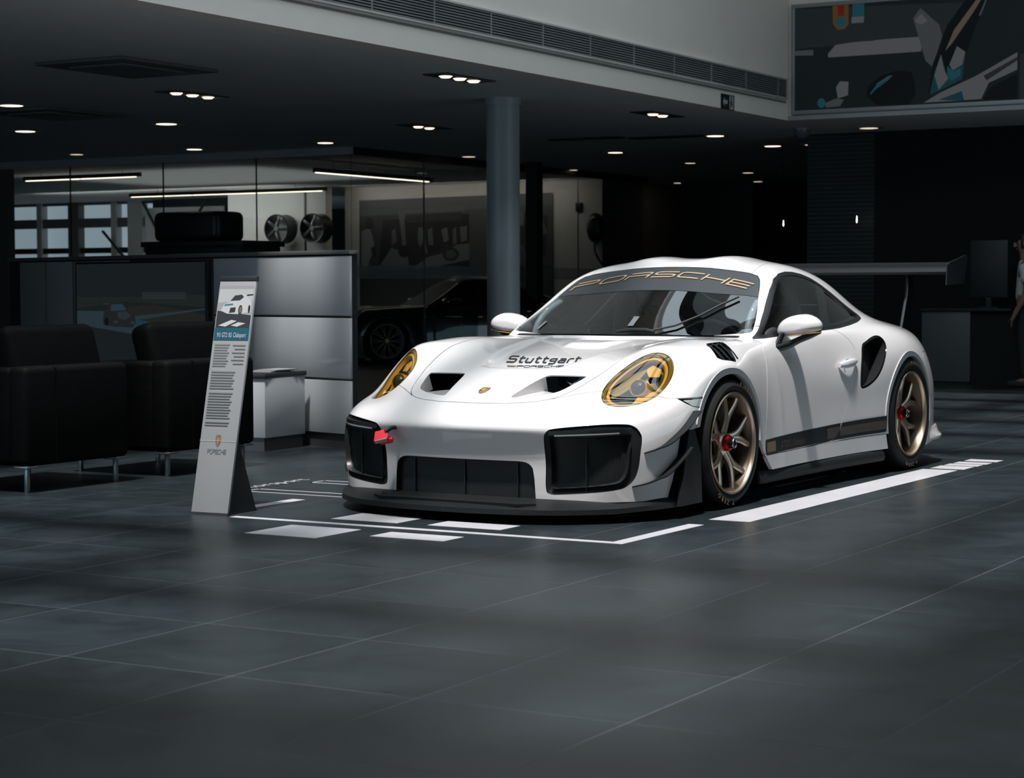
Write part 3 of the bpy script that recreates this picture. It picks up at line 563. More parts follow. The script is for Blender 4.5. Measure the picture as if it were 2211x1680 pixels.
# banner film over the top of the windshield
bn = ws.inside(lambda V: .972-V[:,1]+.02*V[:,0]**2)
piece('sun_banner', bn, BANNER, CAR, 0, -.0025, 0, label='dark film banner with bronze lettering')
dlo = S.inside(lambda V: f_dlo(V)+.001); S = S.outside(f_dlo)
f_bp = lambda V: np.abs((V[:,1]-(1.56+(V[:,2]-.863)*.985))*.72)-.036      # slanting pillar between door and quarter glass
glass_in = dlo.inside(lambda V: f_dlo(V)+.020)
frame = dlo.outside(lambda V: f_dlo(V)+.020)
pil = glass_in.inside(f_bp); gl = glass_in.outside(f_bp)
dg = gl.inside(lambda V: V[:,1]-(1.56+(V[:,2]-.863)*.985)); qg = gl.outside(lambda V: V[:,1]-(1.56+(V[:,2]-.863)*.985))
qframe = qg.outside(lambda V: np.maximum(f_dlo(V)+.034, f_bp(V)*-1+.016)); qg = qg.inside(lambda V: np.maximum(f_dlo(V)+.034, f_bp(V)*-1+.016))
for sg in (1,-1):
    piece('window_trim', frame, MATS.get('window_rubber') or mat('window_rubber', (.005,.006,.007), .45), CAR, sg, -.002, .012)
    p = piece('window_pillar', pil, BLACKG, CAR, sg, -.004, .01)
    piece('door_window', dg, DGLASS, CAR, sg, -.005, .004)
    piece('quarter_window_trim', qframe, BLACKG, CAR, sg, -.005, .008)
    piece('quarter_window', qg, DGLASS, CAR, sg, -.009, .004)
rw = S.inside(f_rearw); S = S.outside(lambda V: f_rearw(V)-.002)
piece('rear_window', rw, DGLASS, CAR, 0, -.004, .004)
# headlights
hd = S.inside(lambda V: f_head(V)+.002); S = S.outside(lambda V: f_head(V))
# front lid
hood = S.inside(lambda V: f_hood(V)+GAP); S = S.outside(lambda V: f_hood(V)-GAP)
cowl = S.inside(f_cowl); S = S.outside(f_cowl)
piece('cowl_panel', cowl, BLACKP, CAR, 0, -.010, .01)
duct = hood.inside(lambda V: f_duct(V)+.0015); hood = hood.outside(f_duct)
HOODO = piece('front_lid', hood, PAINT, CAR, 0, 0, .006)
ramp = lambda V: -(.004+.075*np.clip((V[:,1]+.885)/.28,0,1)**.9)
dfl = duct.inside(lambda V: V[:,1]+.705+.55*(V[:,0]-.33)); dmo = duct.outside(lambda V: V[:,1]+.705+.55*(V[:,0]-.33))
for sg in (1,-1):
    piece('air_duct', dfl, PAINT, HOODO, sg, ramp, skirt=0, flat=True)
    piece('duct_mouth', dmo, DARK, HOODO, sg, lambda V: ramp(V)-.05, skirt=0, label='black duct opening')
    duct_wall(duct, sg)
# front bumper with its three intakes
bump = S.inside(lambda V: f_fbump(V)+GAP*.5); S = S.outside(lambda V: f_fbump(V)-GAP*.5)
big = bump.inside(lambda V: f_big(V)+.0012); bump = bump.outside(f_big)
cin = bump.inside(lambda V: f_cin(V)+.0012); bump = bump.outside(f_cin)
mark = bump.inside(lambda V: f_mark(V)+.001); bump = bump.outside(f_mark)
spat = bump.inside(f_spat); bump = bump.outside(f_spat)
BUMP = piece('front_bumper', bump, PAINT, CAR, 0, 0, .02)
bez = big.outside(lambda V: f_big(V)+.030); bin_ = big.inside(lambda V: f_big(V)+.030)
for sg in (1,-1):
    B_ = piece('air_intake', bez, BLACKP, CAR, sg, lambda V: -.006+.45*np.clip(f_big(V),-.03,0), walls=True, skirt=0, label='black intake surround')
    piece('intake_grille', bin_, GRILLE, B_, sg, -.035, walls=True, skirt=0)
    piece('arch_spat', spat, BLACKP, CAR, sg, -.004, .01)
    M_ = piece('side_marker', mark, BLACKG, CAR, sg, -.006, walls=True, skirt=0)
    piece('marker_lens', mark.inside(lambda V: lim(poly_sdf(V[:,[1,2]], [(-.462,.563),(-.275,.566),(-.305,.528),(-.36,.527),(-.41,.534)]), V[:,0] > 0)), MATS.get('marker_glass') or mat('marker_glass', (.42,.45,.46), .2, coat=1), M_, sg, -.001, .004)
C_ = piece('centre_grille', cin, GRILLE, CAR, 0, -.03, walls=True, skirt=0)
# door, side intake, sill, fenders, rear bumper, body shell
door = S.inside(lambda V: f_door(V)+GAP); S = S.outside(lambda V: f_door(V)-GAP)
sint = S.inside(lambda V: f_int(V)+.0012); S = S.outside(f_int)
louv = S.inside(lambda V: f_louv(V)+.0012); S = S.outside(f_louv)
sill = S.inside(lambda V: f_sillp(V)+GAP*.6); S = S.outside(lambda V: f_sillp(V)-GAP*.6)
f_fend = lambda V: V[:,1]-np.where(V[:,2] < .80, .60, np.interp(V[:,0], [0,.7,.80], [.60,.60,.612]))
fend = S.inside(lambda V: f_fend(V)+GAP); S = S.outside(lambda V: f_fend(V)-GAP)
rbum = S.inside(lambda V: f_rbump(V)+GAP); S = S.outside(lambda V: f_rbump(V)-GAP)
f_roof = lambda V: np.maximum(np.maximum(np.maximum(V[:,0]-np.interp(V[:,1],[1.15,1.26,1.39,2.0],[.522,.510,.498,.47]), 1.1-V[:,2]), V[:,1]-1.95), .9-V[:,1])
roof = S.inside(lambda V: f_roof(V)+GAP*.7); S = S.outside(lambda V: f_roof(V)-GAP*.7)
piece('body_shell', S, PAINT, CAR, 0, 0, .014)
piece('roof_panel', roof, PAINT, CAR, 0, 0, .012)
piece('rear_bumper', rbum, PAINT, CAR, 0, 0, .02)
DOORS = {}
for sg in (1,-1):
    piece('front_fender', fend, PAINT, CAR, sg, 0, .014)
    DOORS[sg] = piece('door', door, PAINT, CAR, sg, 0, .014)
    I_ = piece('side_intake', sint.outside(lambda V: f_int(V)+.012), BLACKG, CAR, sg, -.004, walls=True, skirt=0, label='gloss black side air intake')
    piece('intake_throat', sint.inside(lambda V: f_int(V)+.012), DARK, I_, sg, lambda V: -.012-.075*sstep(1.78,2.1,V[:,1]), walls=True, skirt=0)
    piece('sill_panel', sill, PAINT, CAR, sg, .004, .02)
    L_ = piece('fender_louvre', louv, BLACKP, CAR, sg, -.009, walls=True, skirt=0, label='black fender vent')
    for k in range(4):
        y0 = -.035+.055*k
        mb = MB(); ring = []
        for t in (0,.25,.5,.75,1):
            x = .812+.105*t; y = y0+.03-.035*t+.02*k*.2
            p = on_body((sg*x, y, 1.2), (0,0,-1))
            if p is None: continue
            n = Vector((sg*.45,0,.9)).normalized()
            a = p+n*.006; b = p-n*.010+Vector((0,.045,0))
            ring.append([a, a+Vector((0,.006,.001)), b+Vector((0,.004,0)), b-Vector((0,.004,.002))])
        if len(ring) > 1: mb.sweep(ring).build('louvre_blade', BLACKP, L_)

# ---------------------------------------------------------------- car details
# headlights: tinted glass, dark bowl, yellow ring, projector
LAMPD = mat('lamp_bowl', (.012,.014,.016), .3, coat=.3)
LAMPM = mat('lamp_reflector', (.42,.42,.42), .2, metal=.9)
FILMB = mat('lamp_film_olive', (.16,.115,.025), .3, coat=1); LENSG = mat('lens_glass', (.02,.024,.028), .05, coat=1)
def hq(V): q = V-HC; return np.stack([q@H1-.006, q@H2-.006], 1)
for sg in (1,-1):
    HLs = piece('headlight', hd.inside(lambda V: head_r(V)-.985), YFILM, CAR, sg, -.001, 0, label='round headlight with yellow film')
    piece('lamp_edge', hd.outside(lambda V: head_r(V)-.985), BLACKG, HLs, sg, -.001, .02)
    bowl = lambda V: -.010-.075*np.clip(1-head_r(V)**2,0,1)**.55
    piece('lamp_bowl', hd, LAMPD, HLs, sg, bowl, skirt=0, flat=True)
    piece('lamp_film_band', hd.inside(lambda V: np.abs(head_r(V)-.925)-.050), FILMB, HLs, sg, -.004, .010)
    piece('daytime_ring', hd.inside(lambda V: np.abs(head_r(V)-.815)-.040), YELLOW, HLs, sg, -.012, .020)
    # film-coated reflector fields on the bowl, one on the inner side and one on the outer
    piece('lamp_reflector', hd.inside(lambda V: poly_sdf(hq(V), [(-.14,.035),(.02,.030),(.15,.045),(.10,.082),(-.04,.092)])), FILMB, HLs, sg, lambda V: bowl(V)*.62, 0 if False else .004)
    piece('lamp_reflector', hd.inside(lambda V: poly_sdf(hq(V), [(-.05,-.088),(.09,-.078),(.13,-.050),(.03,-.036)])), YELLOW, HLs, sg, lambda V: bowl(V)*.62, .004)
    piece('lamp_reflector', hd.inside(lambda V: poly_sdf(hq(V), [(-.175,-.025),(-.13,-.045),(-.095,.0),(-.12,.045),(-.165,.03)])), YELLOW, HLs, sg, lambda V: bowl(V)*.62, .004)
    # projector: a round lens in a gold collar, lying inside the bowl
    c0 = HC + H1*.012; n0 = -H3; cc = Vector((c0[0]*sg, c0[1], c0[2])) - Vector((n0[0]*sg, n0[1], n0[2]))*.030
    ax = Vector((.10*sg, -.90, .42)).normalized(); Mx = Matrix.Translation(cc) @ Vector((0,0,1)).rotation_difference(ax).to_matrix().to_4x4()
    MB().lathe([(.0,.012),(.018,.010),(.030,.003),(.037,-.006),(.039,-.012)], 32, M=Mx).build('projector_lens', LENSG, HLs)
    MB().lathe([(.039,-.012),(.0405,-.002),(.0435,-.002),(.047,-.015),(.052,-.045)], 32, M=Mx).build('projector_collar', GOLD, HLs)
# front splitter: lip, sloping top
spl_o = spline([(-.965,-.44),(-.955,-.58),(-.93,-.69),(-.88,-.80),(-.80,-.925),(-.70,-1.035),(-.56,-1.135),(-.40,-1.195),(-.2,-1.232),(0,-1.243)], 5)
spl_i = spline([(-.93,-.44),(-.915,-.57),(-.90,-.66),(-.86,-.745),(-.80,-.82),(-.72,-.90),(-.60,-.965),(-.44,-1.0),(-.2,-1.01),(0,-1.015)], 5)
def both(a): return a + [(-p[0],p[1]) for p in a[-2::-1]]
so, si = both(spl_o), both(spl_i)
rings = []
for (a,b),(c,d_) in zip(so, si):
    e = .35*abs(a)**3; tz = .012*max(0,(abs(a)-.8))/.16
    rings.append([(a,b,.046+tz),(a*.998,b+.004,.070+tz),(a*.45+c*.55, b*.45+d_*.55, .088+tz),(c,d_,.106),(c,d_+.03,.085),(c,d_+.03,.05)])
MB().sweep(rings).build('front_splitter', CARBON, CAR)
MB().prism([(-.40,-1.0),(-.47,-1.10),(-.40,-1.155),(.40,-1.155),(.47,-1.10),(.40,-1.0)][::-1], .080, .0935).build('splitter_step', DARK, CAR)
# canards: blades standing off the bumper corner
def canard(pts, w, sg, lift):
    rings = []; n = len(pts)
    for i,(x,y,z) in enumerate(pts):
        t = i/(n-1); k = math.sin(PI*min(1,.12+t*.95))**.6 if t < .9 else .55
        nx = Vector((.75,-.45,0)).normalized() if y < -.7 else Vector((.97,-.2,0)).normalized()
        a = Vector((x,y,z)) - nx*.02; b = Vector((x,y,z)) + nx*w*(.35+.65*min(1,t*2.2)) + Vector((0,.012,lift*k))
        rings.append([(a.x*sg,a.y,a.z-.004),(b.x*sg,b.y,b.z-.003),(b.x*sg,b.y,b.z+.003),(a.x*sg,a.y,a.z+.004)])
    return MB().sweep(rings, smooth=False)
CU = spline([(.872,-.785,.322),(.896,-.723,.334),(.914,-.662,.354),(.927,-.603,.384),(.94,-.515,.432),(.95,-.41,.505)], 4)
CL = spline([(.832,-.832,.164),(.872,-.763,.176),(.901,-.69,.200),(.919,-.635,.236),(.937,-.556,.292),(.946,-.50,.334)], 4)
for sg in (1,-1):
    canard(CU, .044, sg, .010).build('dive_plane', CARBON, CAR)
    canard(CL, .050, sg, .010).build('dive_plane', CARBON, CAR)
    # black end fence ahead of the front wheel
    MB().prism([(-.60,.06),(-.36,.06),(-.375,.30),(-.44,.42),(-.50,.425),(-.535,.30)][::-1], sg*.955, sg*.972, 'x').build('end_fence', CARBON, CAR)
# intake brow with light bar
for sg in (1,-1):
    rings = []; rings2 = []
    for t in np.linspace(0,1,12):
        x = .50+.33*t; p = on_body((sg*x, -2, .418+.016*t), (0,1,0)); q = on_body((sg*x, -2, .398+.018*t), (0,1,0))
        if p is None or q is None: continue
        rings.append([p+Vector((0,-.002,.016)), p+Vector((0,-.004,-.004)), q+Vector((0,.010,0)), q+Vector((0,.05,0)), p+Vector((0,.05,.016))])
        rings2.append([p+Vector((0,-.006,-.004)), p+Vector((0,-.008,-.010)), p+Vector((0,.01,-.016)), p+Vector((0,.012,-.004))])
    b_ = MB().sweep(rings).build('intake_brow', BLACKP, CAR)
    MB().sweep(rings2[1:-1]).build('light_bar', mat('light_bar_chrome', (.16,.17,.18), .12, coat=1) if 'light_bar_chrome' not in MATS else MATS['light_bar_chrome'], b_)
# side skirts
for sg in (1,-1):
    P = [(.89,.150),(.910,.146),(.926,.130),(.932,.105),(.924,.082),(.86,.078),(.85,.14)]
    rings = [[(sg*(x+dx+.012),y,z) for x,z in P] for y,dx in ((.40,-.012),(.44,0),(.9,-.012),(1.5,-.008),(1.9,.012),(2.05,.022),(2.09,.012))]
    MB().sweep(rings).build('side_skirt', CARBON, CAR)
# underbody and wheel wells
MB().box((-.66,-.78,.10),(.66,3.22,.30),.02).box((-.70,.42,.12),(.70,2.02,.42)).build('underbody', DARK, CAR)
for y0 in (-.02, 2.45):
    for sg in (1,-1):
        MB().lathe([(.372,.0),(.372,-.26),(.0,-.27)], 28, 'x', M=Matrix.Translation((sg*.93,y0,.335)) @ Matrix.Scale(sg,4,(1,0,0))).build('wheel_well', DARK, CAR)
# wheels
def text_geo(txt):
    c = bpy.data.curves.new('t','FONT'); c.body = txt; c.size = 1; c.resolution_u = 3
    o = bpy.data.objects.new('t', c); COL.objects.link(o)
    dg_ = bpy.context.evaluated_depsgraph_get(); me = o.evaluated_get(dg_).to_mesh()
    v = [tuple(x.co) for x in me.vertices]; f = [tuple(p.vertices) for p in me.polygons]
    o.evaluated_get(dg_).to_mesh_clear(); bpy.data.objects.remove(o); bpy.data.curves.remove(c); return v, f
_gc = {}
def glyph(ch):
    if ch not in _gc:
        v, f = text_geo(ch); w = max([p[0] for p in v], default=.3); _gc[ch] = (v, f, w if v else .35)
    return _gc[ch]
def arc_text(txt, r, h, a0, spread=1.0, x=0):
    """letters along a circle in the y-z plane, centred on angle a0 (0 = towards +y, 90 = up), reading clockwise seen from +x"""
    mb = MB(); tot = sum(glyph(c)[2]*h+.35*h for c in txt)*spread; a = a0+tot/2/r
    for c in txt:
        v, f, w = glyph(c); wa = (w*h+.35*h)*spread
        vs = []
        for px_, py_, _ in v:
            ang = a-(px_*h*spread)/r; rr = r+(py_-.35)*h
            vs.append((x, math.cos(ang)*rr, math.sin(ang)*rr))
        mb.add(vs, f); a -= wa/r
    return mb
def make_wheel(R, rr, wdt, deep):
    """wheel about the x axis, outer face at x=0 pointing +x"""
    t = empty('wheel')
    t.parent = CAR
    tw = wdt
    prof = [(rr-.006,-.006),(rr+.012,.006),(rr+.035,.014),(R-.030,.010),(R-.012,-.004),(R-.004,-.022),(R,-.05),(R,-tw+.05),(R-.004,-tw+.02),(R-.02,-tw+.004),(rr+.02,-tw),(rr-.006,-tw+.01)]
    ty = MB().lathe(prof, 72, 'x').build('tyre', RUBBER, t)
    rim = MB().lathe([(rr+.004,.006),(rr,.010),(rr-.008,.008),(rr-.012,-.002),(rr-.018,-.010-deep),(rr-.030,-.045-deep),(rr-.036,-.10-deep),(rr-.03,-.2),(rr-.004,-tw+.02)], 72, 'x').build('rim_barrel', MATS.get('bronze_barrel_shaded') or mat('bronze_barrel_shaded', (.13,.098,.072), .42, metal=.8), t)  # barrel bronze is darkened: the shade inside the wheel is put into its colour
    zc = -.012-deep           # spoke face near the rim
    for k in range(5):
        a0 = 2*PI*k/5
        mb = MB()
        for sgn in (-1,1):
            pts = []
            for s in np.linspace(0,1,9):
                r = .045+(rr-.016-.045)*s
                da = sgn*(.30*sstep(.22,1.0,s))*1.0
                off = sgn*.010*(1-s)
                x = zc-.032*(1-s)**1.5*(1 if deep < .02 else .6)
                pts.append((r, a0+da, off, x, .024*(1-.55*s)+.004, .030-.014*s))
            rings = []
            for r,a,off,x,wd,th in pts:
                e = Vector((0,math.cos(a),math.sin(a))); n = Vector((0,-math.sin(a),math.cos(a))); c = e*r+n*off
                wd = wd*.55+.0085
                rings.append([c+n*wd*1.0+Vector((x-th,0,0)), c+n*wd+Vector((x-.006,0,0)), c+n*wd*.55+Vector((x,0,0)), c-n*wd*.55+Vector((x,0,0)), c-n*wd+Vector((x-.006,0,0)), c-n*wd+Vector((x-th,0,0))])
            mb.sweep(rings)
        mb.build('spoke', BRONZE, t)
    MB().lathe([(0,zc-.02),(.045,zc-.022),(.062,zc-.034),(.066,zc-.06),(.05,zc-.08)], 36, 'x').build('hub', BRONZE, t)
    MB().lathe([(.030,zc+.004),(.038,zc+.002),(.043,zc-.006),(.043,zc-.030)], 14, 'x', smooth=False).build('hub_ring', REDM, t)
    MB().lathe([(rr+.004,.007),(rr+.001,.012),(rr-.007,.010),(rr-.012,.0),(rr-.014,-.010)], 72, 'x').build('rim_lip', BRONZE, t)
    MB().lathe([(.0,zc+.024),(.018,zc+.024),(.020,zc+.028),(.027,zc+.026),(.029,zc+.0)], 28, 'x').build('wheel_nut', BLACKG, t)
    MB().lathe([(.019,zc+.027),(.021,zc+.030),(.025,zc+.029),(.027,zc+.025)], 28, 'x').build('nut_ring', CHROME, t)
    MB().lathe([(.07,-.115-deep),(.185,-.115-deep),(.185,-.145-deep),(.07,-.145-deep)], 48, 'x').build('brake_disc', mat('brake_disc_steel', (.16,.16,.165), .4, metal=.8) if 'brake_disc_steel' not in MATS else MATS['brake_disc_steel'], t)
    ar = [(math.cos(a)*r_, math.sin(a)*r_) for r_, aa in ((.20,np.linspace(.5,1.5,8)),(.12,np.linspace(1.5,.5,8))) for a in aa]
    MB().prism(ar, -.16-deep, -.095-deep, 'x').build('brake_caliper', mat('caliper_paint', (.03,.03,.032), .35) if 'caliper_paint' not in MATS else MATS['caliper_paint'], t)
    # bronze sidewall lettering
    lt = arc_text('PIRELLI', (R+rr)/2+.012, .030, math.radians(47), 1.25, .0148)
    lt2 = arc_text('P ZERO', (R+rr)/2+.012, .030, math.radians(238), 1.25, .0148)
    lt.v += []; o_ = len(lt.v); lt.v += lt2.v; lt.f += [tuple(o_+i for i in f) for f in lt2.f]; lt.sm += lt2.sm
    lt.build('tyre_lettering', BRONZED, t, fix=False)['kind'] = 'stuff'
    return t
for (y, R, deep, xo, ang) in ((0, .325, .0, .958, 12), (2.457, .340, .028, .968, 30)):
    W1 = make_wheel(R, .256, .27 if R < .33 else .31, deep)
    W1.location = (xo, y, R); W1.rotation_euler = (math.radians(ang), 0, 0)
    W2 = copy_tree(W1, CAR); W2.location = (-xo, y, R); W2.rotation_euler = (math.radians(-ang), 0, PI)
# mirrors
for sg in (1,-1):
    M0 = Matrix.Translation((.925*sg, .93, .885)) @ Matrix.Rotation(-.14*sg,4,'Z')
    rings = []
    for t in np.linspace(0,1,13):
        th = t*PI/2; ys = -.105*math.cos(th)**.9 if t < 1 else 0; k = math.sin(th)**.62
        ring = []
        for a in np.linspace(0,2*PI,28,endpoint=False):
            cx, cz = math.cos(a), math.sin(a)
            xx = .128*k*math.copysign(abs(cx)**.8, cx); zz = (.082 if cz > 0 else .035)*k*math.copysign(abs(cz)**.9, cz)
            t_ = xx*sg/.128; zz *= (1-.30*max(0,t_)**2) if cz > 0 else 1; ring.append((xx+.012*(1-k)*-sg, ys, zz + .017*t_ - .004))
        rings.append(ring)
    rings.append([(x*.96,y+.018,z*.96) for x,y,z in rings[-1]])
    MC = MB().sweep(rings, M=M0).build('mirror', PAINT, DOORS[sg])
    rings = []
    for t,(x,y,z,w,h) in enumerate([(.838,.80,.782,.055,.018),(.862,.83,.788,.048,.021),(.895,.87,.804,.040,.021),(.93,.90,.826,.040,.019),(.985,.925,.848,.038,.016),(1.03,.94,.866,.020,.010)]):
        rings.append([(sg*x+math.cos(a)*.0, y+math.cos(a)*w, z+math.sin(a)*h) for a in np.linspace(0,2*PI,14,endpoint=False)])
    MB().sweep(rings).build('mirror_arm', BLACKP, DOORS[sg])
    rings = []
    for (x,y,z,w,h) in [(.838,.80,.784,.042,.014),(.842,.822,.818,.032,.014),(.850,.845,.86,.026,.016)]:
        rings.append([(sg*(x+math.sin(a)*h), y+math.cos(a)*w, z) for a in np.linspace(0,2*PI,14,endpoint=False)])
    MB().sweep(rings).build('mirror_foot', BLACKP, DOORS[sg])
    # gold line between cap and casing
    MB().tube([M0 @ Vector((.130*math.cos(a), -.100*math.sin(a) if math.sin(a) > 0 else 0, -.036+.017*math.cos(a)*sg)) for a in np.linspace(.05,PI-.05,20)], .0022, 6).build('mirror_trim_line', GOLD, DOORS[sg])
# door handles
for sg in (1,-1):
    rings = []
    for t in np.linspace(0,1,9):
        y = 1.525+.215*t; z = .664+.018*t; p = on_body((sg*1.5, y, z), (-sg,0,0))
        o_ = .030*math.sin(PI*min(1,t*.9+.06))**.6; hh = .025*(math.sin(PI*(t*.86+.1))**.5)
        c = p + Vector((sg*o_,0,0))
        rings.append([c+Vector((sg*math.cos(a)*.010, 0, math.sin(a)*hh)) for a in np.linspace(0,2*PI,12,endpoint=False)])
    MB().sweep(rings).build('door_handle', PAINT, DOORS[sg])
    p = on_body((sg*1.5,1.635,.66),(-sg,0,0))
    MB().lathe([(0,-.010),(.03,-.006),(.046,.002),(.05,.004)],28,'x',M=Matrix.Translation(p) @ Matrix.Scale(sg,4,(1,0,0)) @ Matrix.Diagonal((1,1,.75,1))).build('handle_cup', PAINT, DOORS[sg])
# rear wing
foil = [(0,0),(.02,.016),(.07,.026),(.15,.026),(.24,.034),(.30,.052),(.305,.047),(.24,.016),(.15,-.006),(.07,-.014),(.02,-.010)]
rings = []
for x in np.linspace(-.93,.93,25):
    dz = -.016*math.cos(PI*x/1.86)*0 + .0; rings.append([(x,3.22+a*1.05,1.205+b*1.25+dz) for a,b in foil])
WING = MB().sweep(rings).build('rear_wing', CARBON, CAR)
for sg in (1,-1):
    MB().prism([(3.17,1.12),(3.50,1.13),(3.56,1.30),(3.53,1.315),(3.24,1.268),(3.18,1.25)], sg*.93, sg*.938, 'x').build('wing_endplate', BLACKP, WING)
    pr = spline([(3.25,.835),(3.30,.95),(3.35,1.07),(3.36,1.18),(3.40,1.205),(3.46,1.20),(3.47,1.12),(3.45,1.0),(3.43,.88),(3.42,.83)],3)
    MB().prism([(a,b) for a,b in pr], sg*.592, sg*.606, 'x').build('wing_strut', BLACKG, CAR)
    MB().tube([(sg*.607,3.255,.845),(sg*.607,3.305,.955),(sg*.607,3.352,1.07),(sg*.607,3.362,1.16)], .0035, 6).build('strut_edge', CHROME, CAR)
# interior
MB().box((-.60,.62,.28),(.60,2.05,.32)).box((-.60,2.0,.3),(.60,2.06,1.0)).build('cabin_floor', DARK, CAR)
rings = []
for x in np.linspace(-.66,.66,15):
    k = 1-.25*(abs(x)/.66)**3
    rings.append([(x,.66+.10*(abs(x)/.66)**2,.62),(x,.66+.10*(abs(x)/.66)**2,.80*k+.06*(1-k)),(x,.78,.845*k),(x,.92,.855*k),(x,1.0,.82*k),(x,1.03,.72*k),(x,1.0,.60)])
MB().sweep(rings).build('dashboard', DARK, CAR)
TUBE = mat('roll_cage_paint', (.42,.43,.44), .35)
cage = MB()
cage.tube(spline([(.60,1.62,.35),(.60,1.62,.95),(.50,1.62,1.15),(.40,1.62,1.19),(-.40,1.62,1.19),(-.50,1.62,1.15),(-.60,1.62,.95),(-.60,1.62,.35)],4), .02)
for sg in (1,-1):
    cage.tube(spline([(sg*.52,1.62,1.14),(sg*.56,1.30,1.15),(sg*.62,1.05,1.05),(sg*.67,.80,.90),(sg*.67,.74,.60)],5), .02)
    cage.tube([(sg*.5,1.62,1.1),(sg*.45,2.2,.75)], .02)
    cage.tube([(sg*.62,.98,.55),(sg*.60,1.6,.40)], .02); cage.tube([(sg*.63,.85,.42),(sg*.60,1.6,.70)], .02)
cage.tube([(.55,1.62,.40),(-.45,1.62,1.12)], .02); cage.tube([(-.55,1.62,.40),(.45,1.62,1.12)], .02)
cage.build('roll_cage', TUBE, CAR)
SEATM = noise_mat('seat_fabric', (.02,.021,.023), (.03,.03,.032), 60, (.7,.85))
def seat(sx):
    rings = []
    for z,w,y,d_ in ((.36,.24,1.30,.10),(.45,.25,1.36,.12),(.60,.25,1.42,.12),(.80,.26,1.46,.11),(.92,.25,1.49,.10),(1.0,.16,1.51,.09),(1.12,.15,1.53,.08),(1.15,.10,1.54,.05)):
        rings.append([(sx+w*math.cos(a)*(1 if abs(math.cos(a)) < .8 else 1.0), y+.06-(d_ if math.sin(a) < 0 else .03)*abs(math.sin(a))-.07*abs(math.cos(a))**3, z) for a in np.linspace(0,2*PI,20,endpoint=False)])
    mb = MB().sweep(rings); mb.box((sx-.24,1.02,.33),(sx+.24,1.42,.44),.04); return mb
seat(.34).build('racing_seat', SEATM, CAR); 
Ms = Matrix.Translation((.34,1.03,.80)) @ Matrix.Rotation(math.radians(-65),4,'X')
MB().tube([Ms @ Vector((.17*math.cos(a),.165*math.sin(a)*(.8 if math.sin(a) < 0 else 1),0)) for a in np.linspace(0,2*PI,32,endpoint=False)], .014, 8, closed=True).tube([Ms @ Vector((-.16,0,0)), Ms @ Vector((.16,0,0))], .014).box((-.05,-.05,-.02),(.05,.05,.02),.01,M=Ms).build('steering_wheel', BLACKP, CAR)
# wiper
wp = [on_body((x,y,2),(0,0,-1),.012) for x,y in ((.16,.60),(.20,.615),(.30,.66),(.40,.76),(.47,.86),(.545,.945))]
MB().tube([p for p in wp if p], .006, 6).build('wiper_blade', BLACKP, CAR)
MB().tube([(-.03,.585,.868),(.06,.60,.878),(.15,.60,.876),(.20,.60,.866)], [.008,.010,.012,.006], 8).build('wiper_arm', BLACKP, CAR)
# tow strap
TW = MB(); 
TW.box((-.036,-.05,-.010),(.036,.05,.006),.005, M=Matrix.Translation((-.405,-1.125,.386)) @ Matrix.Rotation(math.radians(28),4,'X') @ Matrix.Rotation(.5,4,'Z'))
TW.box((-.030,-.012,-.026),(.034,.03,.0),.006, M=Matrix.Translation((-.39,-1.11,.37)) @ Matrix.Rotation(math.radians(20),4,'X') @ Matrix.Rotation(.5,4,'Z'))
TWo = TW.build('tow_strap', RED, CAR)
MB().box((-.030,-.004,-.009),(.030,.004,.009),.002,M=Matrix.Translation((-.405,-1.125,.386)) @ Matrix.Rotation(math.radians(28),4,'X') @ Matrix.Rotation(.5,4,'Z') @ Matrix.Translation((0,-.053,-.002))).build('strap_stitching', mat('strap_tab', (.35,.30,.22), .6), TWo)
MB().tube([(-.378,-1.03,.424),(-.378,-1.085,.422),(-.39,-1.11,.405)], .011, 10).build('tow_eye', BLACKP, TWo)
# crest
CRG = noise_mat('crest_enamel', (.45,.27,.12), (.12,.05,.03), 55, (.3,.4), metal=.5)
sh = [(-.024,.030),(0,.034),(.024,.030),(.025,.0),(.018,-.022),(0,-.034),(-.018,-.022),(-.025,0)]
def body_decal(outline, m, name, parent, off, proj='top', sub=1):
    pass
pts = [on_body((a, -.822+b, 2), (0,0,-1), .003) for a,b in sh]; pts2 = [on_body((a*.9, -.822+b*.9, 2), (0,0,-1), .0045) for a,b in sh]
mb = MB(); mb.add(pts+pts2, [(i,(i+1)%8,8+(i+1)%8,8+i) for i in range(8)]); mb.add(pts2, [tuple(range(8))]); CR = mb.build('hood_crest', CRG, HOODO, fix=True)
c8 = [on_body((a*.34, -.822+b*.34, 2), (0,0,-1), .0055) for a,b in sh]; MB().add(c8, [tuple(range(8))]).build('crest_centre', GOLD, HOODO)
# fixing pins of the wing on the deck and small body clips

# flared lower edge of the rear bumper corner
for sg in (1,-1):
    rings = []
    for y,x in ((2.80,.955),(2.90,.94),(3.0,.925),(3.08,.905),(3.16,.875),(3.24,.83)):
        o_ = .034*min(1,(y-2.74)/.2)
        rings.append([(sg*(x-.02),y,.245),(sg*(x+.004),y,.235),(sg*(x+o_*.4),y+o_*.3,.195),(sg*(x+o_),y+o_*.5,.172),(sg*(x+o_*.8),y+o_*.5,.152),(sg*(x-.03),y,.150)])
    MB().sweep(rings).build('rear_bumper_lip', PAINT, CAR)

# upright struts behind the grilles
for sg, x, z0, z1 in ((1,.655,.15,.43),(-1,.655,.15,.43),(1,.30,.10,.27),(-1,.30,.10,.27),(1,.0,.10,.27)):
    p = on_body((sg*x,-2,(z0+z1)/2),(0,1,0))
    MB().box((sg*x-.002,p.y+.018,z0),(sg*x+.002,p.y+.032,z1)).build('grille_strut', BLACKP, CAR)

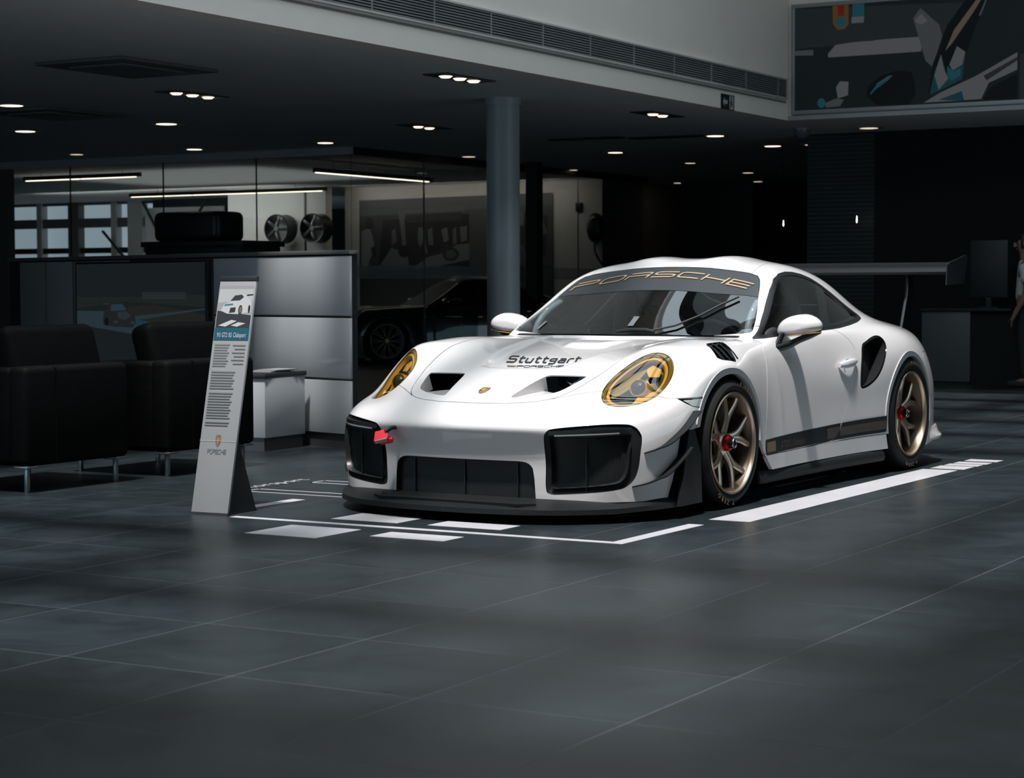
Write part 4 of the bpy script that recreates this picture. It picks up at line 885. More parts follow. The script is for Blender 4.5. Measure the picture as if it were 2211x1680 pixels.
# ---------------------------------------------------------------- stroke lettering and stickers laid on the body
def stroke(poly, w, closed=False):
    """flat ribbon along a 2-D polyline with mitred corners: list of quads (vertices, faces)"""
    P = [np.array(p, float) for p in poly]; n = len(P); L, R = [], []
    for i in range(n):
        a = P[i-1] if (i > 0 or closed) else None; b = P[(i+1)%n] if (i < n-1 or closed) else None
        d1 = (P[i]-a)/np.linalg.norm(P[i]-a) if a is not None else None
        d2 = (b-P[i])/np.linalg.norm(b-P[i]) if b is not None else None
        if d1 is None: d1 = d2
        if d2 is None: d2 = d1
        t = d1+d2; t = t/(np.linalg.norm(t)+1e-9); nn = np.array([-t[1], t[0]]); k = 1/max(.45, abs(nn@np.array([-d1[1], d1[0]])))
        L.append(P[i]+nn*w/2*k); R.append(P[i]-nn*w/2*k)
    m = n if closed else n-1
    return L+R, [(i,(i+1)%n,n+(i+1)%n,n+i) for i in range(m)]
def rr(x0,y0,x1,y1,r=.18,corners='abcd'):
    """rounded rectangle path"""
    out = []
    for c,(x,y),s in (('a',(x0,y0),[(0,1),(1,0)]),('b',(x1,y0),[(-1,0),(0,1)]),('c',(x1,y1),[(0,-1),(-1,0)]),('d',(x0,y1),[(1,0),(0,-1)])):
        for k,(dx,dy) in enumerate(s): out.append((x+dx*r*1.2,y+dy*r))
    return out
WIDE = {  # wide square capitals, height 1
 'P': (2.0,[[(0.05,0),(0.05,.5),(1.65,.5),(1.85,.6),(1.85,.82),(1.65,.92),(.05,.92)]]),
 'O': (2.0,[rr(.06,.08,1.86,.92)]),
 'R': (2.0,[[(0.05,0),(0.05,.5),(1.65,.5),(1.85,.6),(1.85,.82),(1.65,.92),(.05,.92)],[(1.62,.5),(1.86,.38),(1.86,0)]]),
 'S': (2.0,[[(1.9,.92),(.25,.92),(.06,.82),(.06,.6),(.25,.5),(1.67,.5),(1.86,.4),(1.86,.18),(1.67,.08),(.03,.08)]]),
 'C': (2.0,[[(1.9,.92),(.28,.92),(.06,.78),(.06,.22),(.28,.08),(1.9,.08)]]),
 'H': (2.0,[[(.06,0),(.06,1)],[(1.86,0),(1.86,1)],[(.06,.5),(1.86,.5)]]),
 'E': (2.0,[[(.06,.92),(1.9,.92)],[(.06,.5),(1.85,.5)],[(.06,.08),(1.9,.08)],[(.06,0),(.06,1)]]),
 's': (1.15,[[(1.05,.92),(.2,.92),(.06,.82),(.06,.58),(.2,.5),(.86,.5),(1.0,.42),(1.0,.18),(.86,.08),(0,.08)]]),
 't': (.72,[[(.22,1.0),(.22,.2),(.34,.08),(.66,.08)],[(0,.68),(.66,.68)]]),
 'u': (.92,[[(.06,.70),(.06,.2),(.18,.08),(.76,.08)],[(.76,.70),(.76,.0)]]),
 'g': (.92,[[(.76,.64),(.2,.64),(.06,.56),(.06,.38),(.2,.30),(.76,.30)],[(.76,.70),(.76,.02),(.62,-.08),(.08,-.08)]]),
 'a': (.92,[[(.08,.64),(.62,.64),(.76,.54),(.76,.0)],[(.76,.38),(.2,.38),(.06,.30),(.06,.16),(.2,.08),(.76,.08)]]),
 'r': (.62,[[(.06,0),(.06,.5),(.18,.64),(.6,.64)]]),
}
def lettering(word, w, slant=.0, gap=.22):
    """list of (quad vertices, faces) and total width, unit height"""
    out = []; x = 0
    for ch in word:
        if ch == ' ': x += .6; continue
        wd, paths = WIDE[ch]
        for p in paths:
            closed = ch == 'O'
            v, f = stroke(p, w, closed)
            out.append(([(a[0]+x+a[1]*slant, a[1]) for a in v], f))
        x += wd+gap
    return out, x-gap
def lay(name, geo, fn, m, parent, sub=0):
    """map flat lettering through fn(u,v)->3-D point; faces are subdivided so that they follow the surface"""
    mb = MB()
    for v, f in geo:
        for q in f:
            A, B, C_, D = (np.array(v[i]) for i in q)
            n = max(1, int(math.ceil(max(np.linalg.norm(B-A), np.linalg.norm(C_-D))/.35)))
            for k in range(n):
                t0, t1 = k/n, (k+1)/n
                pts = [fn(*(A+(B-A)*t0)), fn(*(A+(B-A)*t1)), fn(*(D+(C_-D)*t1)), fn(*(D+(C_-D)*t0))]
                if any(p is None for p in pts): continue
                mb.add(pts, [(0,1,2,3)])
    return mb.build(name, m, parent, fix=False, sharp=0)
# banner wordmark
geo, wd = lettering('PORSCHE', .16, .38)
def f_ban(u, v):
    x = -.585+1.14*u/wd; y = 1.088-.20*x*x + .056*v
    return on_body((x,y,2), (0,0,-1), .0015)
lay('banner_wordmark', geo, f_ban, BRONZED, CAR)
# front lid lettering
INK = mat('black_lettering', (.01,.014,.018), .35)
geo, wd = lettering('stuttgart', .20, .0, .16)
def f_stu(u, v):
    x = -.174+.43*u/wd-.064*v; y = -.338+.155*v+.014*u/wd; return on_body((x,y,2), (0,0,-1), .0018)
lay('lid_lettering', geo, f_stu, INK, HOODO)
geo, wd = lettering('PORSCHE', .22, .0)
def f_por(u, v):
    x = -.055+.27*u/wd-.018*v; y = -.424+.040*v+.016*u/wd; return on_body((x,y,2), (0,0,-1), .0018)
lay('lid_wordmark', geo, f_por, INK, HOODO)
for k,(a,b) in enumerate(((-.135,.0),(-.12,-.022))):
    mb = MB(); q = [on_body((x,y+b,2),(0,0,-1),.0018) for x,y in ((a,-.395),(-.070,-.395),(-.070,-.384),(a,-.384))]; mb.add(q,[(0,1,2,3)]); mb.build('lettering_bar', BRONZED if k == 0 else INK, HOODO)
# stripe along the doors
SRC = Surf(BODY.V, BODY.N, BODY.F)
STR = mat('stripe_vinyl', (.008,.010,.012), .4)
STRB = noise_mat('stripe_bronze', (.045,.036,.03), (.07,.055,.045), 30, (.4,.5))
zt = lambda y: .311+.0225*(y-.43)
zb = lambda y: .231+.0125*(y-.43)
band = S_full = BODY.outside(lambda V: np.where(V[:,0] > .8, -1.0, 1.0)*-1.0) if False else BODY.inside(lambda V: np.maximum(np.maximum(V[:,2]-zt(V[:,1]), zb(V[:,1])-V[:,2]), np.maximum(.432-V[:,1], V[:,1]-2.085))).outside(f_archR).outside(f_archF)
din = band.inside(lambda V: f_door(V)+GAP+.0004); dout = band.outside(lambda V: f_door(V)-GAP).outside(lambda V: f_archR(V)-.0).outside(lambda V: f_archF(V)-.03)
bz = lambda a,b: (lambda V: np.maximum(V[:,2]-(zb(V[:,1])*(1-b)+zt(V[:,1])*b), (zb(V[:,1])*(1-a)+zt(V[:,1])*a)-V[:,2]))
for sg in (1,-1):
    st = piece('door_stripe', din, STR, DOORS[sg], sg, .0012, 0)
    piece('quarter_stripe', dout, STR, CAR, sg, .0052, 0)
    piece('stripe_inlay', dout.inside(bz(.2,.74)).inside(lambda V: 1.5-V[:,1]), STRB, CAR, sg, .006, 0)
    piece('stripe_inlay', din.inside(bz(.14,.8)).inside(lambda V: 1.33-V[:,1]), STRB, DOORS[sg], sg, .0018, 0)
    piece('stripe_badge', din.inside(bz(.14,.8)).inside(lambda V: np.maximum(V[:,1]-.59, .455-V[:,1])), mat('badge_bronze',(.16,.115,.07),.45) if 'badge_bronze' not in MATS else MATS['badge_bronze'], DOORS[sg], sg, .0018, 0)
    # script lettering
    def f_gt(u, v, sg=sg):
        y = .66+u if sg > 0 else 1.28-u
        return on_body((sg*1.5, y, zb(y)+.020+v), (-sg,0,0), .0030)
    mb = MB(); x = 0
    for ch in 'GT2RS Clubsport':
        v, f, w = glyph(ch); h = .050 if ch in 'GT2RS' else .046
        pts = [f_gt(x+p[0]*h*.92+p[1]*.25*h, p[1]*h) for p in v]
        if all(p is not None for p in pts): mb.add(pts, f)
        x += (w*.92+.10)*h
    mb.build('stripe_lettering', mat('script_bronze', (.10,.075,.05), .45) if 'script_bronze' not in MATS else MATS['script_bronze'], DOORS[sg], fix=False, sharp=0)
# sticker and tiny quarter window text

for name, q in (('windshield_sticker', [(-.60,.665),(-.585,.735),(-.565,.735),(-.58,.665)]), ('windshield_label', [(.0,.655),(.0,.735),(.035,.735),(.035,.655)])):
    pts = [on_body((a,b,2),(0,0,-1),.0008) for a,b in q]
    MB().add(pts, [(0,1,2,3)]).build(name, MATS.get('sticker_white') or mat('sticker_white', (.10,.11,.12), .5), CAR)

VINYL = noise_mat('white_floor_vinyl', (.36,.36,.39), (.41,.41,.43), 5, (.4,.5))
def marking(name, polys, label, group=None, z=.0016):
    mb = MB()
    for p in polys: mb.prism(p, 0, z)
    return tag(mb.build(name, VINYL), label, 'floor marking', group)
rc = lambda a,b,c,d: [(a,b),(c,b),(c,d),(a,d)]
marking('floor_marking', [rc(-.548,-2.075,-.152,-1.713)], 'white vinyl square on the floor nearest the info stand, outside the front line')
marking('floor_marking', [rc(.016,-1.893,.406,-1.719)], 'white vinyl block on the floor outside the front line, below the splitter centre')
marking('floor_marking', [rc(-.528,-1.423,-.146,-1.155)], 'white vinyl block on the floor inside the front line, under the tow strap side')
marking('floor_marking', [rc(.02,-1.420,.418,-1.235)], 'white vinyl block on the floor inside the front line, under the splitter centre')
marking('floor_line', [[(-1.005,-1.60),(1.135,-1.60),(1.152,-.79),(1.074,-.79),(1.066,-1.548),(-1.005,-1.548)]], 'white L-shaped corner line on the floor in front of the car')
marking('floor_line', [[(1.081,-.58),(1.293,-.58),(1.335,2.47),(1.118,2.47)]], 'broad white line on the floor along the driver side of the car')
for k,(a,b) in enumerate(((2.54,2.75),(2.785,2.91),(2.945,3.07),(3.14,3.285))):
    marking('floor_dash', [rc(1.14+.008*k,a,1.352+.008*k,b)], ['nearest','second','third','farthest'][k]+' short white dash on the floor beyond the broad line, by the rear wheel', 'floor dashes beyond the broad line')
marking('floor_line', [[(-1.232,-1.31),(-1.155,-1.31),(-1.15,-.775),(-1.232,-.775)]], 'white line on the floor behind the info stand, along the passenger side of the car')
def outline_box(x0,y0,x1,y1,w): return [rc(x0,y0,x1,y0+w),rc(x0,y1-w,x1,y1),rc(x0,y0,x0+w,y1),rc(x1-w,y0,x1,y1)]
marking('floor_outline', outline_box(-1.72,-.576,-.6,-.424,.014), 'thin white rectangle outline on the floor between info stand and splitter')
marking('floor_outline', outline_box(-1.68,.0,-.9,.14,.014), 'thin white rectangle outline on the floor beside the front wheel, farther back')
mb = MB(); yy = -.60
for ch in 'motorsport':
    v, f, w = glyph(ch); h = .14
    mb.add([(-1.80-.14*p[1]+.02, yy+p[0]*h*1.05, .0016) for p in v], f); yy += (w*1.05+.06)*h
tag(mb.build('floor_lettering', VINYL, fix=False, sharp=0), 'row of white lettering on the floor along the passenger side of the car', 'floor lettering')
# ---------------------------------------------------------------- information stand
STW = mat('stand_white', (.27,.28,.29), .4); STD = mat('stand_dark', (.02,.022,.024), .4)
ST = empty('info_stand', (-1.155,-1.572,0), 0, 'tall narrow leaning info stand with white panel and car photo on top', 'sign')
ST.rotation_euler = (0,0,math.radians(3))
LEAN = math.radians(13.2)
Mst = Matrix.Rotation(-LEAN, 4, 'X')
def stp(u, v, d=0): return Mst @ Vector((u-.5, 0, 0)).to_4d().to_3d() if False else Mst @ Vector(((u-.5)*.218, -d, v*1.205))
MB().box((-.109,0,.010),(.109,.016,1.185),.003,M=Mst).build('stand_panel', STW, ST)
MB().box((-.111,-.002,.0),(.111,.022,.012),0,M=Mst).build('stand_foot', STD, ST)
MB().box((-.111,-.003,1.180),(.111,.022,1.205),.003,M=Mst).build('stand_cap', STD, ST)
MB().prism([(.02,.01),(.27,.0),(.26,.012),(.10,.40)], .085, .100, 'x').prism([(.02,.01),(.27,.0),(.26,.012),(.10,.40)], -.100, -.085, 'x').build('stand_prop', STD, ST)
def quadm(pts): return MB().add(pts, [tuple(range(len(pts)))])
def picture(name, parent, fn, layers, base=.0006, step=.00005, rough=.5, emit=0):
    """flat print: stacked colour areas on one panel. fn(u,v,d) -> point; layers: (rgb, [(u,v)...])"""
    mb = MB(); mats = []; idx = []
    for k,(c,poly) in enumerate(layers):
        key = 'print_%02x%02x%02x_%d' % (int(c[0]*255),int(c[1]*255),int(c[2]*255), int(emit*100))
        m = MATS.get(key) or mat(key, tuple(x*(.15 if emit else 1) for x in c), rough, spec=.15 if emit else .5, emit=c if emit else None, estr=emit)
        if m not in mats: mats.append(m)
        mb.add([fn(u,v,base+step*k) for u,v in poly], [tuple(range(len(poly)))]); idx.append(mats.index(m))
    me = mb.mesh(name, mats)
    for p,i in zip(me.polygons, idx): p.material_index = i
    return link(name, me, parent)
def ell(cx,cy,rx,ry,n=16): return [(cx+rx*math.cos(2*PI*k/n), cy+ry*math.sin(2*PI*k/n)) for k in range(n)]
ph = [((.30,.30,.31),[(.03,.79),(.97,.79),(.97,.975),(.03,.975)]),((.42,.43,.44),[(.03,.90),(.97,.91),(.97,.96),(.03,.96)]),
 ((.03,.035,.04),[(.03,.79),(.97,.79),(.97,.845),(.03,.865)]),((.5,.5,.5),[(.10,.80),(.45,.825),(.60,.82),(.30,.795)]),((.5,.5,.5),[(.45,.80),(.65,.815),(.85,.81),(.62,.795)]),
 ((.48,.49,.50),[(.12,.865),(.20,.895),(.40,.905),(.50,.935),(.70,.94),(.80,.925),(.95,.905),(.95,.86),(.62,.85),(.30,.852)]),
 ((.03,.035,.04),[(.36,.908),(.47,.932),(.66,.936),(.72,.925),(.62,.910)]),((.03,.03,.03),[(.36,.855),(.52,.858),(.53,.88),(.38,.878)]),((.02,.02,.02),ell(.66,.868,.055,.022)),((.16,.13,.10),ell(.665,.868,.035,.015)),((.02,.02,.02),ell(.90,.873,.03,.018)),
 ((.05,.16,.20),[(.20,.885),(.45,.890),(.44,.897),(.22,.893)]),((.02,.02,.02),[(.80,.93),(.97,.933),(.97,.938),(.80,.936)]),
 ((.012,.085,.125),[(.02,.735),(.98,.735),(.98,.79),(.02,.79)])]
rows = [.712-.0105*k for k in range(8)]; 
for k in range(9): ph.append(((.17,.175,.18),[(.08,.718-.0115*k),(.50-.03*(k%3),.718-.0115*k),(.50-.03*(k%3),.7125-.0115*k),(.08,.7125-.0115*k)]))
for k in range(6): ph.append(((.17,.175,.18),[(.58+.06*(k%2),.716-.016*k),(.93,.716-.016*k),(.93,.711-.016*k),(.58+.06*(k%2),.711-.016*k)]))
for b0,n in ((.600,7),(.508,10),(.382,2)):
    for k in range(n): ph.append(((.17,.175,.18),[(.08,b0-.0118*k),(.74-.06*((k*7)%3)/2,b0-.0118*k),(.74-.06*((k*7)%3)/2,b0-.0055-.0118*k),(.08,b0-.0055-.0118*k)]))
ph.append(((.36,.37,.38),[(.0,.300),(1,.300),(1,.2985),(0,.2985)]))
stv = lambda u,v,d: Mst @ Vector(((u-.5)*.218, -d, .02+v*1.165))
picture('stand_print', ST, lambda u,v,d: stv(u, .155+v*.845 if False else v, d), [(c,[(u,v) for u,v in p]) for c,p in ph])
mb = MB(); x = 0; tw = sum(glyph(c)[2]*.8+.08 for c in '911 GT2 RS Clubsport')
for ch in '911 GT2 RS Clubsport':
    v, f, w = glyph(ch); mb.add([stv(.11+(x+p[0]*.8)/tw*.80, .748+p[1]*.030, .0032) for p in v], f); x += w*.8+.08
mb.build('stand_title', mat('print_white',(.6,.61,.62),.5), ST, fix=False, sharp=0)
geo, wd = lettering('PORSCHE', .2, .0)
lay('stand_wordmark', geo, lambda u,v: stv(.24+.52*u/wd, .243+.020*v, .0015), mat('print_grey',(.12,.13,.14),.5), ST)
shs = [(a*1.5+.5, b*1.0+.30) for a,b in []]
picture('stand_crest', ST, stv, [((.16,.12,.09),[(.5+a*2.9,.300-.0+b*.78) for a,b in sh]),((.30,.20,.10),[(.5+a*1.2,.300+b*.35) for a,b in sh]),((.30,.05,.04),[(.52,.30),(.56,.30),(.555,.285),(.52,.28)])], .0012)
# ---------------------------------------------------------------- armchairs
LEATH = noise_mat('black_leather', (.0016,.0019,.0021), (.0028,.003,.0032), 35, (.6,.72), bump=.2, spec=.08)
STEEL = mat('brushed_steel', (.35,.36,.37), .35, metal=.9)
def armchair(loc, label):
    t = empty('armchair', loc, 0, label, 'armchair', 'black leather armchairs by the screen wall')
    # back faces +x (to the car); seat opens towards -x
    MB().box((-.80,-.40,.145),(-.62,.40,.24),.02).build('seat_base', LEATH, t)
    MB().box((-.14,-.42,.145),(0,.42,.69),.035,seg=3).build('back_shell', LEATH, t)
    MB().box((-.80,-.42,.145),(-.12,-.25,.685),.035,seg=3).build('arm_panel', LEATH, t)
    MB().box((-.80,.25,.145),(-.12,.42,.685),.035,seg=3).build('arm_panel', LEATH, t)
    MB().box((-.80,-.25,.20),(-.15,.25,.44),.05,seg=3).build('seat_cushion', LEATH, t)
    Mc = Matrix.Translation((-.21,0,.64)) @ Matrix.Rotation(math.radians(-16),4,'Y')
    MB().box((-.09,-.36,-.10),(.09,.36,.27),.06,seg=4,M=Mc).build('back_cushion', LEATH, t)
    MB().tube([(-.002,-.19,.16),(.003,-.19,.68),(-.06,-.19,.692),(-.13,-.19,.69)], .004, 6).build('seam', LEATH, t)
    for sx in (-.06,-.74):
        for sy in (-.36,.36):
            MB().box((sx-.012,sy-.012,0),(sx+.012,sy+.012,.135),.003).box((sx-.05,sy-.05,.132),(sx+.05,sy+.05,.148),.004).build('leg', STEEL, t)
    return t
armchair((-2.66,-.83,0), 'black leather armchair fully in the open at the edge of the picture')
armchair((-2.60,.28,0), 'black leather armchair half hidden behind the info stand')
# ---------------------------------------------------------------- angled display wall with screen, cabinet
GLOSSW = mat('gloss_white_panel', (.34,.36,.38), .18, coat=.6); SEAMM = mat('panel_joint', (.10,.10,.10), .35, metal=.6)
WA = math.atan2(.276,-.961)
DW = empty('display_wall', (-2.831,2.074,0), WA, 'angled low wall of glossy white panels with metal joints behind the armchairs', 'display wall')
# local +x runs along the wall to the left, local -y... front face looks to the camera (local +y side)
H = 1.345
MB().box((.004,-.07,.0),(4.6,-.02,H)).build('wall_core', DARKW, DW)
for k,(z0,z1) in enumerate(((.10,.47),(.485,.905),(.92,H-.01))):
    MB().box((0,-.02,z0),(1.60,0,z1),.003).build('wall_panel', GLOSSW, DW)
MB().box((1.60,-.02,.10),(2.72,0,H-.01),.003).build('wall_panel', mat('screen_back_panel', (.03,.034,.036), .3), DW)
for k in range(4): MB().box((2.73+.42*k,-.02,.10),(3.14+.42*k,0,H-.01),.003).build('wall_panel', mat('taupe_panel%d'%k, (.26-.07*(k%2),.25-.07*(k%2),.235-.065*(k%2)), .15, coat=.6), DW)
for z in (.475,.91): MB().box((0,-.018,z),(1.60,-.006,z+.012)).build('panel_joint', SEAMM, DW)
MB().box((-.004,-.075,H),(4.6,.006,H+.03),.004).build('wall_cap', mat('wall_cap_dark', (.14,.135,.13), .3, metal=.4), DW)
MB().box((0,-.065,0),(4.6,-.015,.10)).build('wall_plinth', SEAMM, DW)
TV = empty('wall_screen', (0,0,0), 0, 'wide dark wall screen showing a racing car on a track behind the armchairs', 'screen')
TV.matrix_world = Matrix.Translation((-2.831,2.074,0)) @ Matrix.Rotation(WA,4,'Z')
MB().box((1.625,.002,.36),(2.70+.75,.045,1.325),.006).build('screen_frame', mat('screen_frame_black',(.008,.009,.010),.3), TV)
tvf = lambda u,v,d: Vector((3.43-u*1.785, .046+d, .375+v*.935))
tvl = [((.016,.022,.024),[(0,0),(1,0),(1,1),(0,1)]),((.022,.028,.028),[(0,.62),(.4,.68),(1,.64),(1,.74),(.5,.72),(0,.72)]),((.03,.04,.045),[(.53,.76),(.86,.76),(.86,.70),(.53,.70)]),
 ((.026,.028,.024),[(.35,.62),(.6,.66),(1,.58),(1,.45),(.45,.50)]),((.035,.055,.07),[(0,.60),(.25,.60),(.47,.56),(1,.63),(1,.62),(.5,.53),(1,.43),(1,.34),(.75,.35),(.45,.41),(.2,.45),(0,.48)]),
 ((.018,.065,.095),[(.47,.53),(1,.43),(1,.34),(.75,.35),(.45,.41)]),
 ((.022,.026,.03),[(.215,.52),(.225,.60),(.28,.665),(.38,.67),(.42,.60),(.47,.57),(.48,.50),(.45,.465),(.30,.47),(.22,.485)]),((.03,.065,.09),[(.285,.655),(.37,.66),(.405,.61),(.28,.60)]),((.04,.045,.05),[(.33,.59),(.40,.60),(.44,.57),(.40,.525),(.34,.54)]),((.05,.045,.035),ell(.32,.51,.02,.012)),((.05,.045,.035),ell(.455,.505,.02,.012)),((.008,.009,.01),ell(.245,.51,.018,.035)),((.04,.045,.05),[(.215,.655),(.27,.655),(.27,.665),(.215,.665)])]
picture('screen_picture', TV, tvf, tvl, rough=.35, emit=.55)
CAB = empty('side_cabinet', (-3.237,1.636,0), math.radians(93), 'low white cabinet with dark top below the glossy white wall', 'cabinet')
MB().box((0,0,.09),(.50,.40,.50),.004).build('body', mat('cabinet_white',(.40,.42,.44),.3), CAB)
MB().box((-.01,-.01,.50),(.51,.41,.535),.004).build('top', mat('cabinet_top',(.03,.032,.034),.35), CAB)
MB().box((.01,.015,0),(.49,.39,.09)).build('plinth', SEAMM, CAB)
for k in range(3): tag(MB().box((-3.45+.02*k,1.76+.015*k,.5355+.006*k),(-3.28+.02*k,1.99+.015*k,.5405+.006*k)).build('brochure', mat('brochure%d'%k,(.35-.06*k,.36-.06*k,.37-.06*k),.5)), ['lowest','middle','topmost'][k]+' brochure of the small stack on the white cabinet', 'brochure', 'brochures on the cabinet')
tag(MB().box((-3.30,.62,.74),(-3.28,.92,.92),0).build('screen_remote_panel', mat('small_display',(.012,.02,.026),.3)), 'small dark label panel below the wall screen between the armchairs', 'label panel') if False else None

# ---------------------------------------------------------------- bulkhead fittings
MET = mat('grey_metal', (.30,.31,.32), .4, metal=.3); MDARK = mat('dark_metal', (.03,.034,.036), .45, metal=.4)
GR = empty('air_grille', (BX,0,0), 0, 'long horizontal air grille set in the white bulkhead under the roof', 'vent')
MB().box((.002,-9,3.245),(.012,11.98,3.445)).build('grille_back', mat('grille_back_dark', (.05,.055,.058), .6), GR)
sl = MB()
for k in range(9): sl.box((.006,-9,3.250+.0225*k),(.030,11.98,3.2595+.0225*k))
so_ = sl.build('grille_slats', mat('grille_slat_metal', (.22,.23,.235), .45), GR); so_['kind'] = 'stuff'
for k in range(24): MB().box((.004,-9+.9*k,3.243),(.033,-8.985+.9*k,3.447)).build('grille_divider', MET, GR)
MB().box((.0,-9,3.445),(.036,11.98,3.462)).box((.0,-9,3.228),(.036,11.98,3.245)).build('grille_frame', mat('grille_frame_white', (.5,.49,.48), .6), GR)
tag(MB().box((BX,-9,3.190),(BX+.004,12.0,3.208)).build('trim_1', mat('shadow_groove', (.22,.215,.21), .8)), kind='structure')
EX = empty('exit_sign', (BX,10.37,3.07), 0, 'small exit sign with arrow and running figure on the white bulkhead', 'sign')
MB().box((.001,-.165,-.075),(.012,.165,.085)).build('sign_plate', mat('exit_sign_dark', (.008,.016,.016), .4), EX)
exf = lambda u,v,d: Vector((.0125+d, -.165+u*.33, -.075+v*.16))
picture('sign_pictogram', EX, exf, [((.42,.43,.42),[(.08,.48),(.24,.82),(.24,.62),(.46,.62),(.46,.36),(.24,.36),(.24,.16)]),((.42,.43,.42),[(.60,.05),(.92,.05),(.92,.93),(.60,.93)]),((.02,.03,.03),ell(.74,.78,.05,.09,10)),((.02,.03,.03),[(.70,.66),(.80,.66),(.82,.42),(.90,.30),(.86,.22),(.76,.36),(.70,.12),(.64,.14),(.70,.42)]),((.02,.03,.03),[(.62,.50),(.72,.60),(.74,.54),(.64,.44)])])
# big picture screen on the back bulkhead
SCR = empty('picture_screen', (-3.66,12.095,3.06), 0, 'big framed picture screen of a dark car at night, high on the back bulkhead', 'screen')
SW, SH_ = 4.6, 1.24
MB().box((0,-.05,0),(SW,-.0,.045),.003).build('screen_rail', MET, SCR); MB().box((0,-.05,SH_-.045),(SW,0,SH_),.003).build('screen_rail', MET, SCR)
MB().box((0,-.05,.045),(.045,0,SH_-.045),.003).build('screen_post', MET, SCR); MB().box((SW-.045,-.05,.045),(SW,0,SH_-.045),.003).build('screen_post', MET, SCR)
MB().box((.045,-.028,.045),(SW-.045,-.005,SH_-.045)).build('screen_panel', mat('screen_panel_dark', (.01,.014,.016), .4), SCR)
# picture coordinates: u to the right from the corner in zoom pixels, v down
scf = lambda u,v,d: Vector((.045+u*(SW-.09), -.0285-d, .045+v*(SH_-.09)))
def zp(pts): return [(max(0,(x-65)/2150*.565), min(1,max(0,1-(y+ (x-65)*.043-75)/925))) for x,y in pts]
D1, GR1, GR2, TL, TLD = (.012,.02,.022), (.15,.16,.17), (.09,.10,.11), (.02,.11,.14), (.012,.06,.085)
scl = [(D1,[(0,0),(1,0),(1,1),(0,1)]),
 ((.025,.033,.036),zp([(65,80),(1700,60),(1500,350),(65,440)])),(GR1,zp([(395,490),(470,410),(620,390),(985,365),(1320,350),(1310,480),(985,495),(400,520)])),
 (GR2,zp([(1230,190),(1300,100),(1480,250),(1510,350),(1420,620),(1350,560),(1290,370)])),(GR1,zp([(1245,210),(1310,150),(1370,215),(1300,245)])),
 ((.16,.07,.02),zp([(440,50),(600,40),(600,230),(560,270),(490,275),(445,220)])),((.17,.02,.015),zp([(490,50),(560,45),(555,150),(500,150)])),(TL,[(a,b) for a,b in zp(ell(525,205,52,52,20))]),
 (TL,zp([(640,45),(755,40),(755,165),(640,165)])),(GR1,zp([(630,165),(755,160),(750,215),(630,220)])),
 ((.03,.035,.037),zp([(760,230),(850,230),(850,380),(760,380)])),(GR2,zp([(65,455),(250,450),(250,500),(65,500)])),
 ((.005,.008,.009),zp([(780,860),(800,780),(920,690),(1100,640),(1220,660),(1250,760),(1260,860),(1190,945),(880,950)])),
 (GR2,zp([(880,760),(1000,690),(1040,690),(960,745),(890,780)])),(TL,zp([(815,850),(880,770),(1035,690),(1000,725),(860,820),(830,855)])),
 (GR1,zp([(480,790),(520,735),(605,740),(600,860),(500,890)])),(GR2,zp([(370,930),(480,890),(560,900),(520,960),(380,970)])),(TL,[(a,b) for a,b in zp(ell(335,930,40,44,18))]),
 ((.006,.009,.010),zp([(1380,860),(1420,600),(1560,250),(1760,0),(1960,0),(1830,250),(1700,600),(1690,740),(1500,830)])),
 ((.16,.13,.11),zp([(1540,480),(1620,300),(1860,0),(1900,0),(1800,150),(1600,420)])),(GR2,zp([(1850,180),(1930,0),(1945,0),(1870,180)])),
 (TLD,zp([(1395,860),(1440,660),(1500,510),(1560,700),(1640,620),(1730,500),(1700,730),(1480,830)])),(GR1,zp([(1440,690),(1500,510),(1530,640),(1570,720),(1480,820)])),(GR1,zp([(1580,600),(1650,440),(1730,490),(1700,600),(1610,650)])),(TL,zp([(1560,610),(1620,660),(1690,630),(1680,700),(1600,740),(1560,690)])),
 (GR1,zp([(1340,930),(1500,840),(1830,700),(2210,500),(2210,650),(1950,760),(1880,900)])),(TLD,zp([(1480,905),(1700,830),(1720,910),(1560,910)])),((.03,.035,.04),zp([(1900,700),(2210,540),(2210,570),(1930,740)])),((.006,.009,.010),zp([(1900,905),(1960,800),(2210,680),(2210,900)])),
 ((.03,.036,.04),[(.57,0),(1,0),(1,.5),(.8,.6),(.57,.42)])]
picture('screen_picture', SCR, scf, scl, base=.001, step=.0003, rough=.4, emit=.35)
tag(MB().box((BX+.002,12.06,3.0),(X1,12.098,3.05)).build('trim_2', MET), kind='structure')
# camera dome under the ceiling corner
DM = empty('camera_dome', (-3.99,13.2,3.0), 0, 'small grey camera dome under the ceiling below the bulkhead corner', 'camera')
MB().lathe([(0,-.13),(.05,-.12),(.085,-.085),(.10,-.04),(.10,-.02)], 24).build('dome_cover', mat('dome_grey', (.16,.16,.17), .25), DM); MB().lathe([(.10,-.02),(.115,-.02),(.12,0),(0,0)], 24).build('dome_base', MET, DM)
# ---------------------------------------------------------------- columns
CO = tag(MB().lathe([(.166,0),(.166,2.93),(.182,2.93),(.182,3.0)], 48).build('column', noise_mat('column_paint', (.36,.40,.43), (.40,.44,.47), 1.5, (.3,.38)), None, (-5.117,8.073,0)), kind='structure')
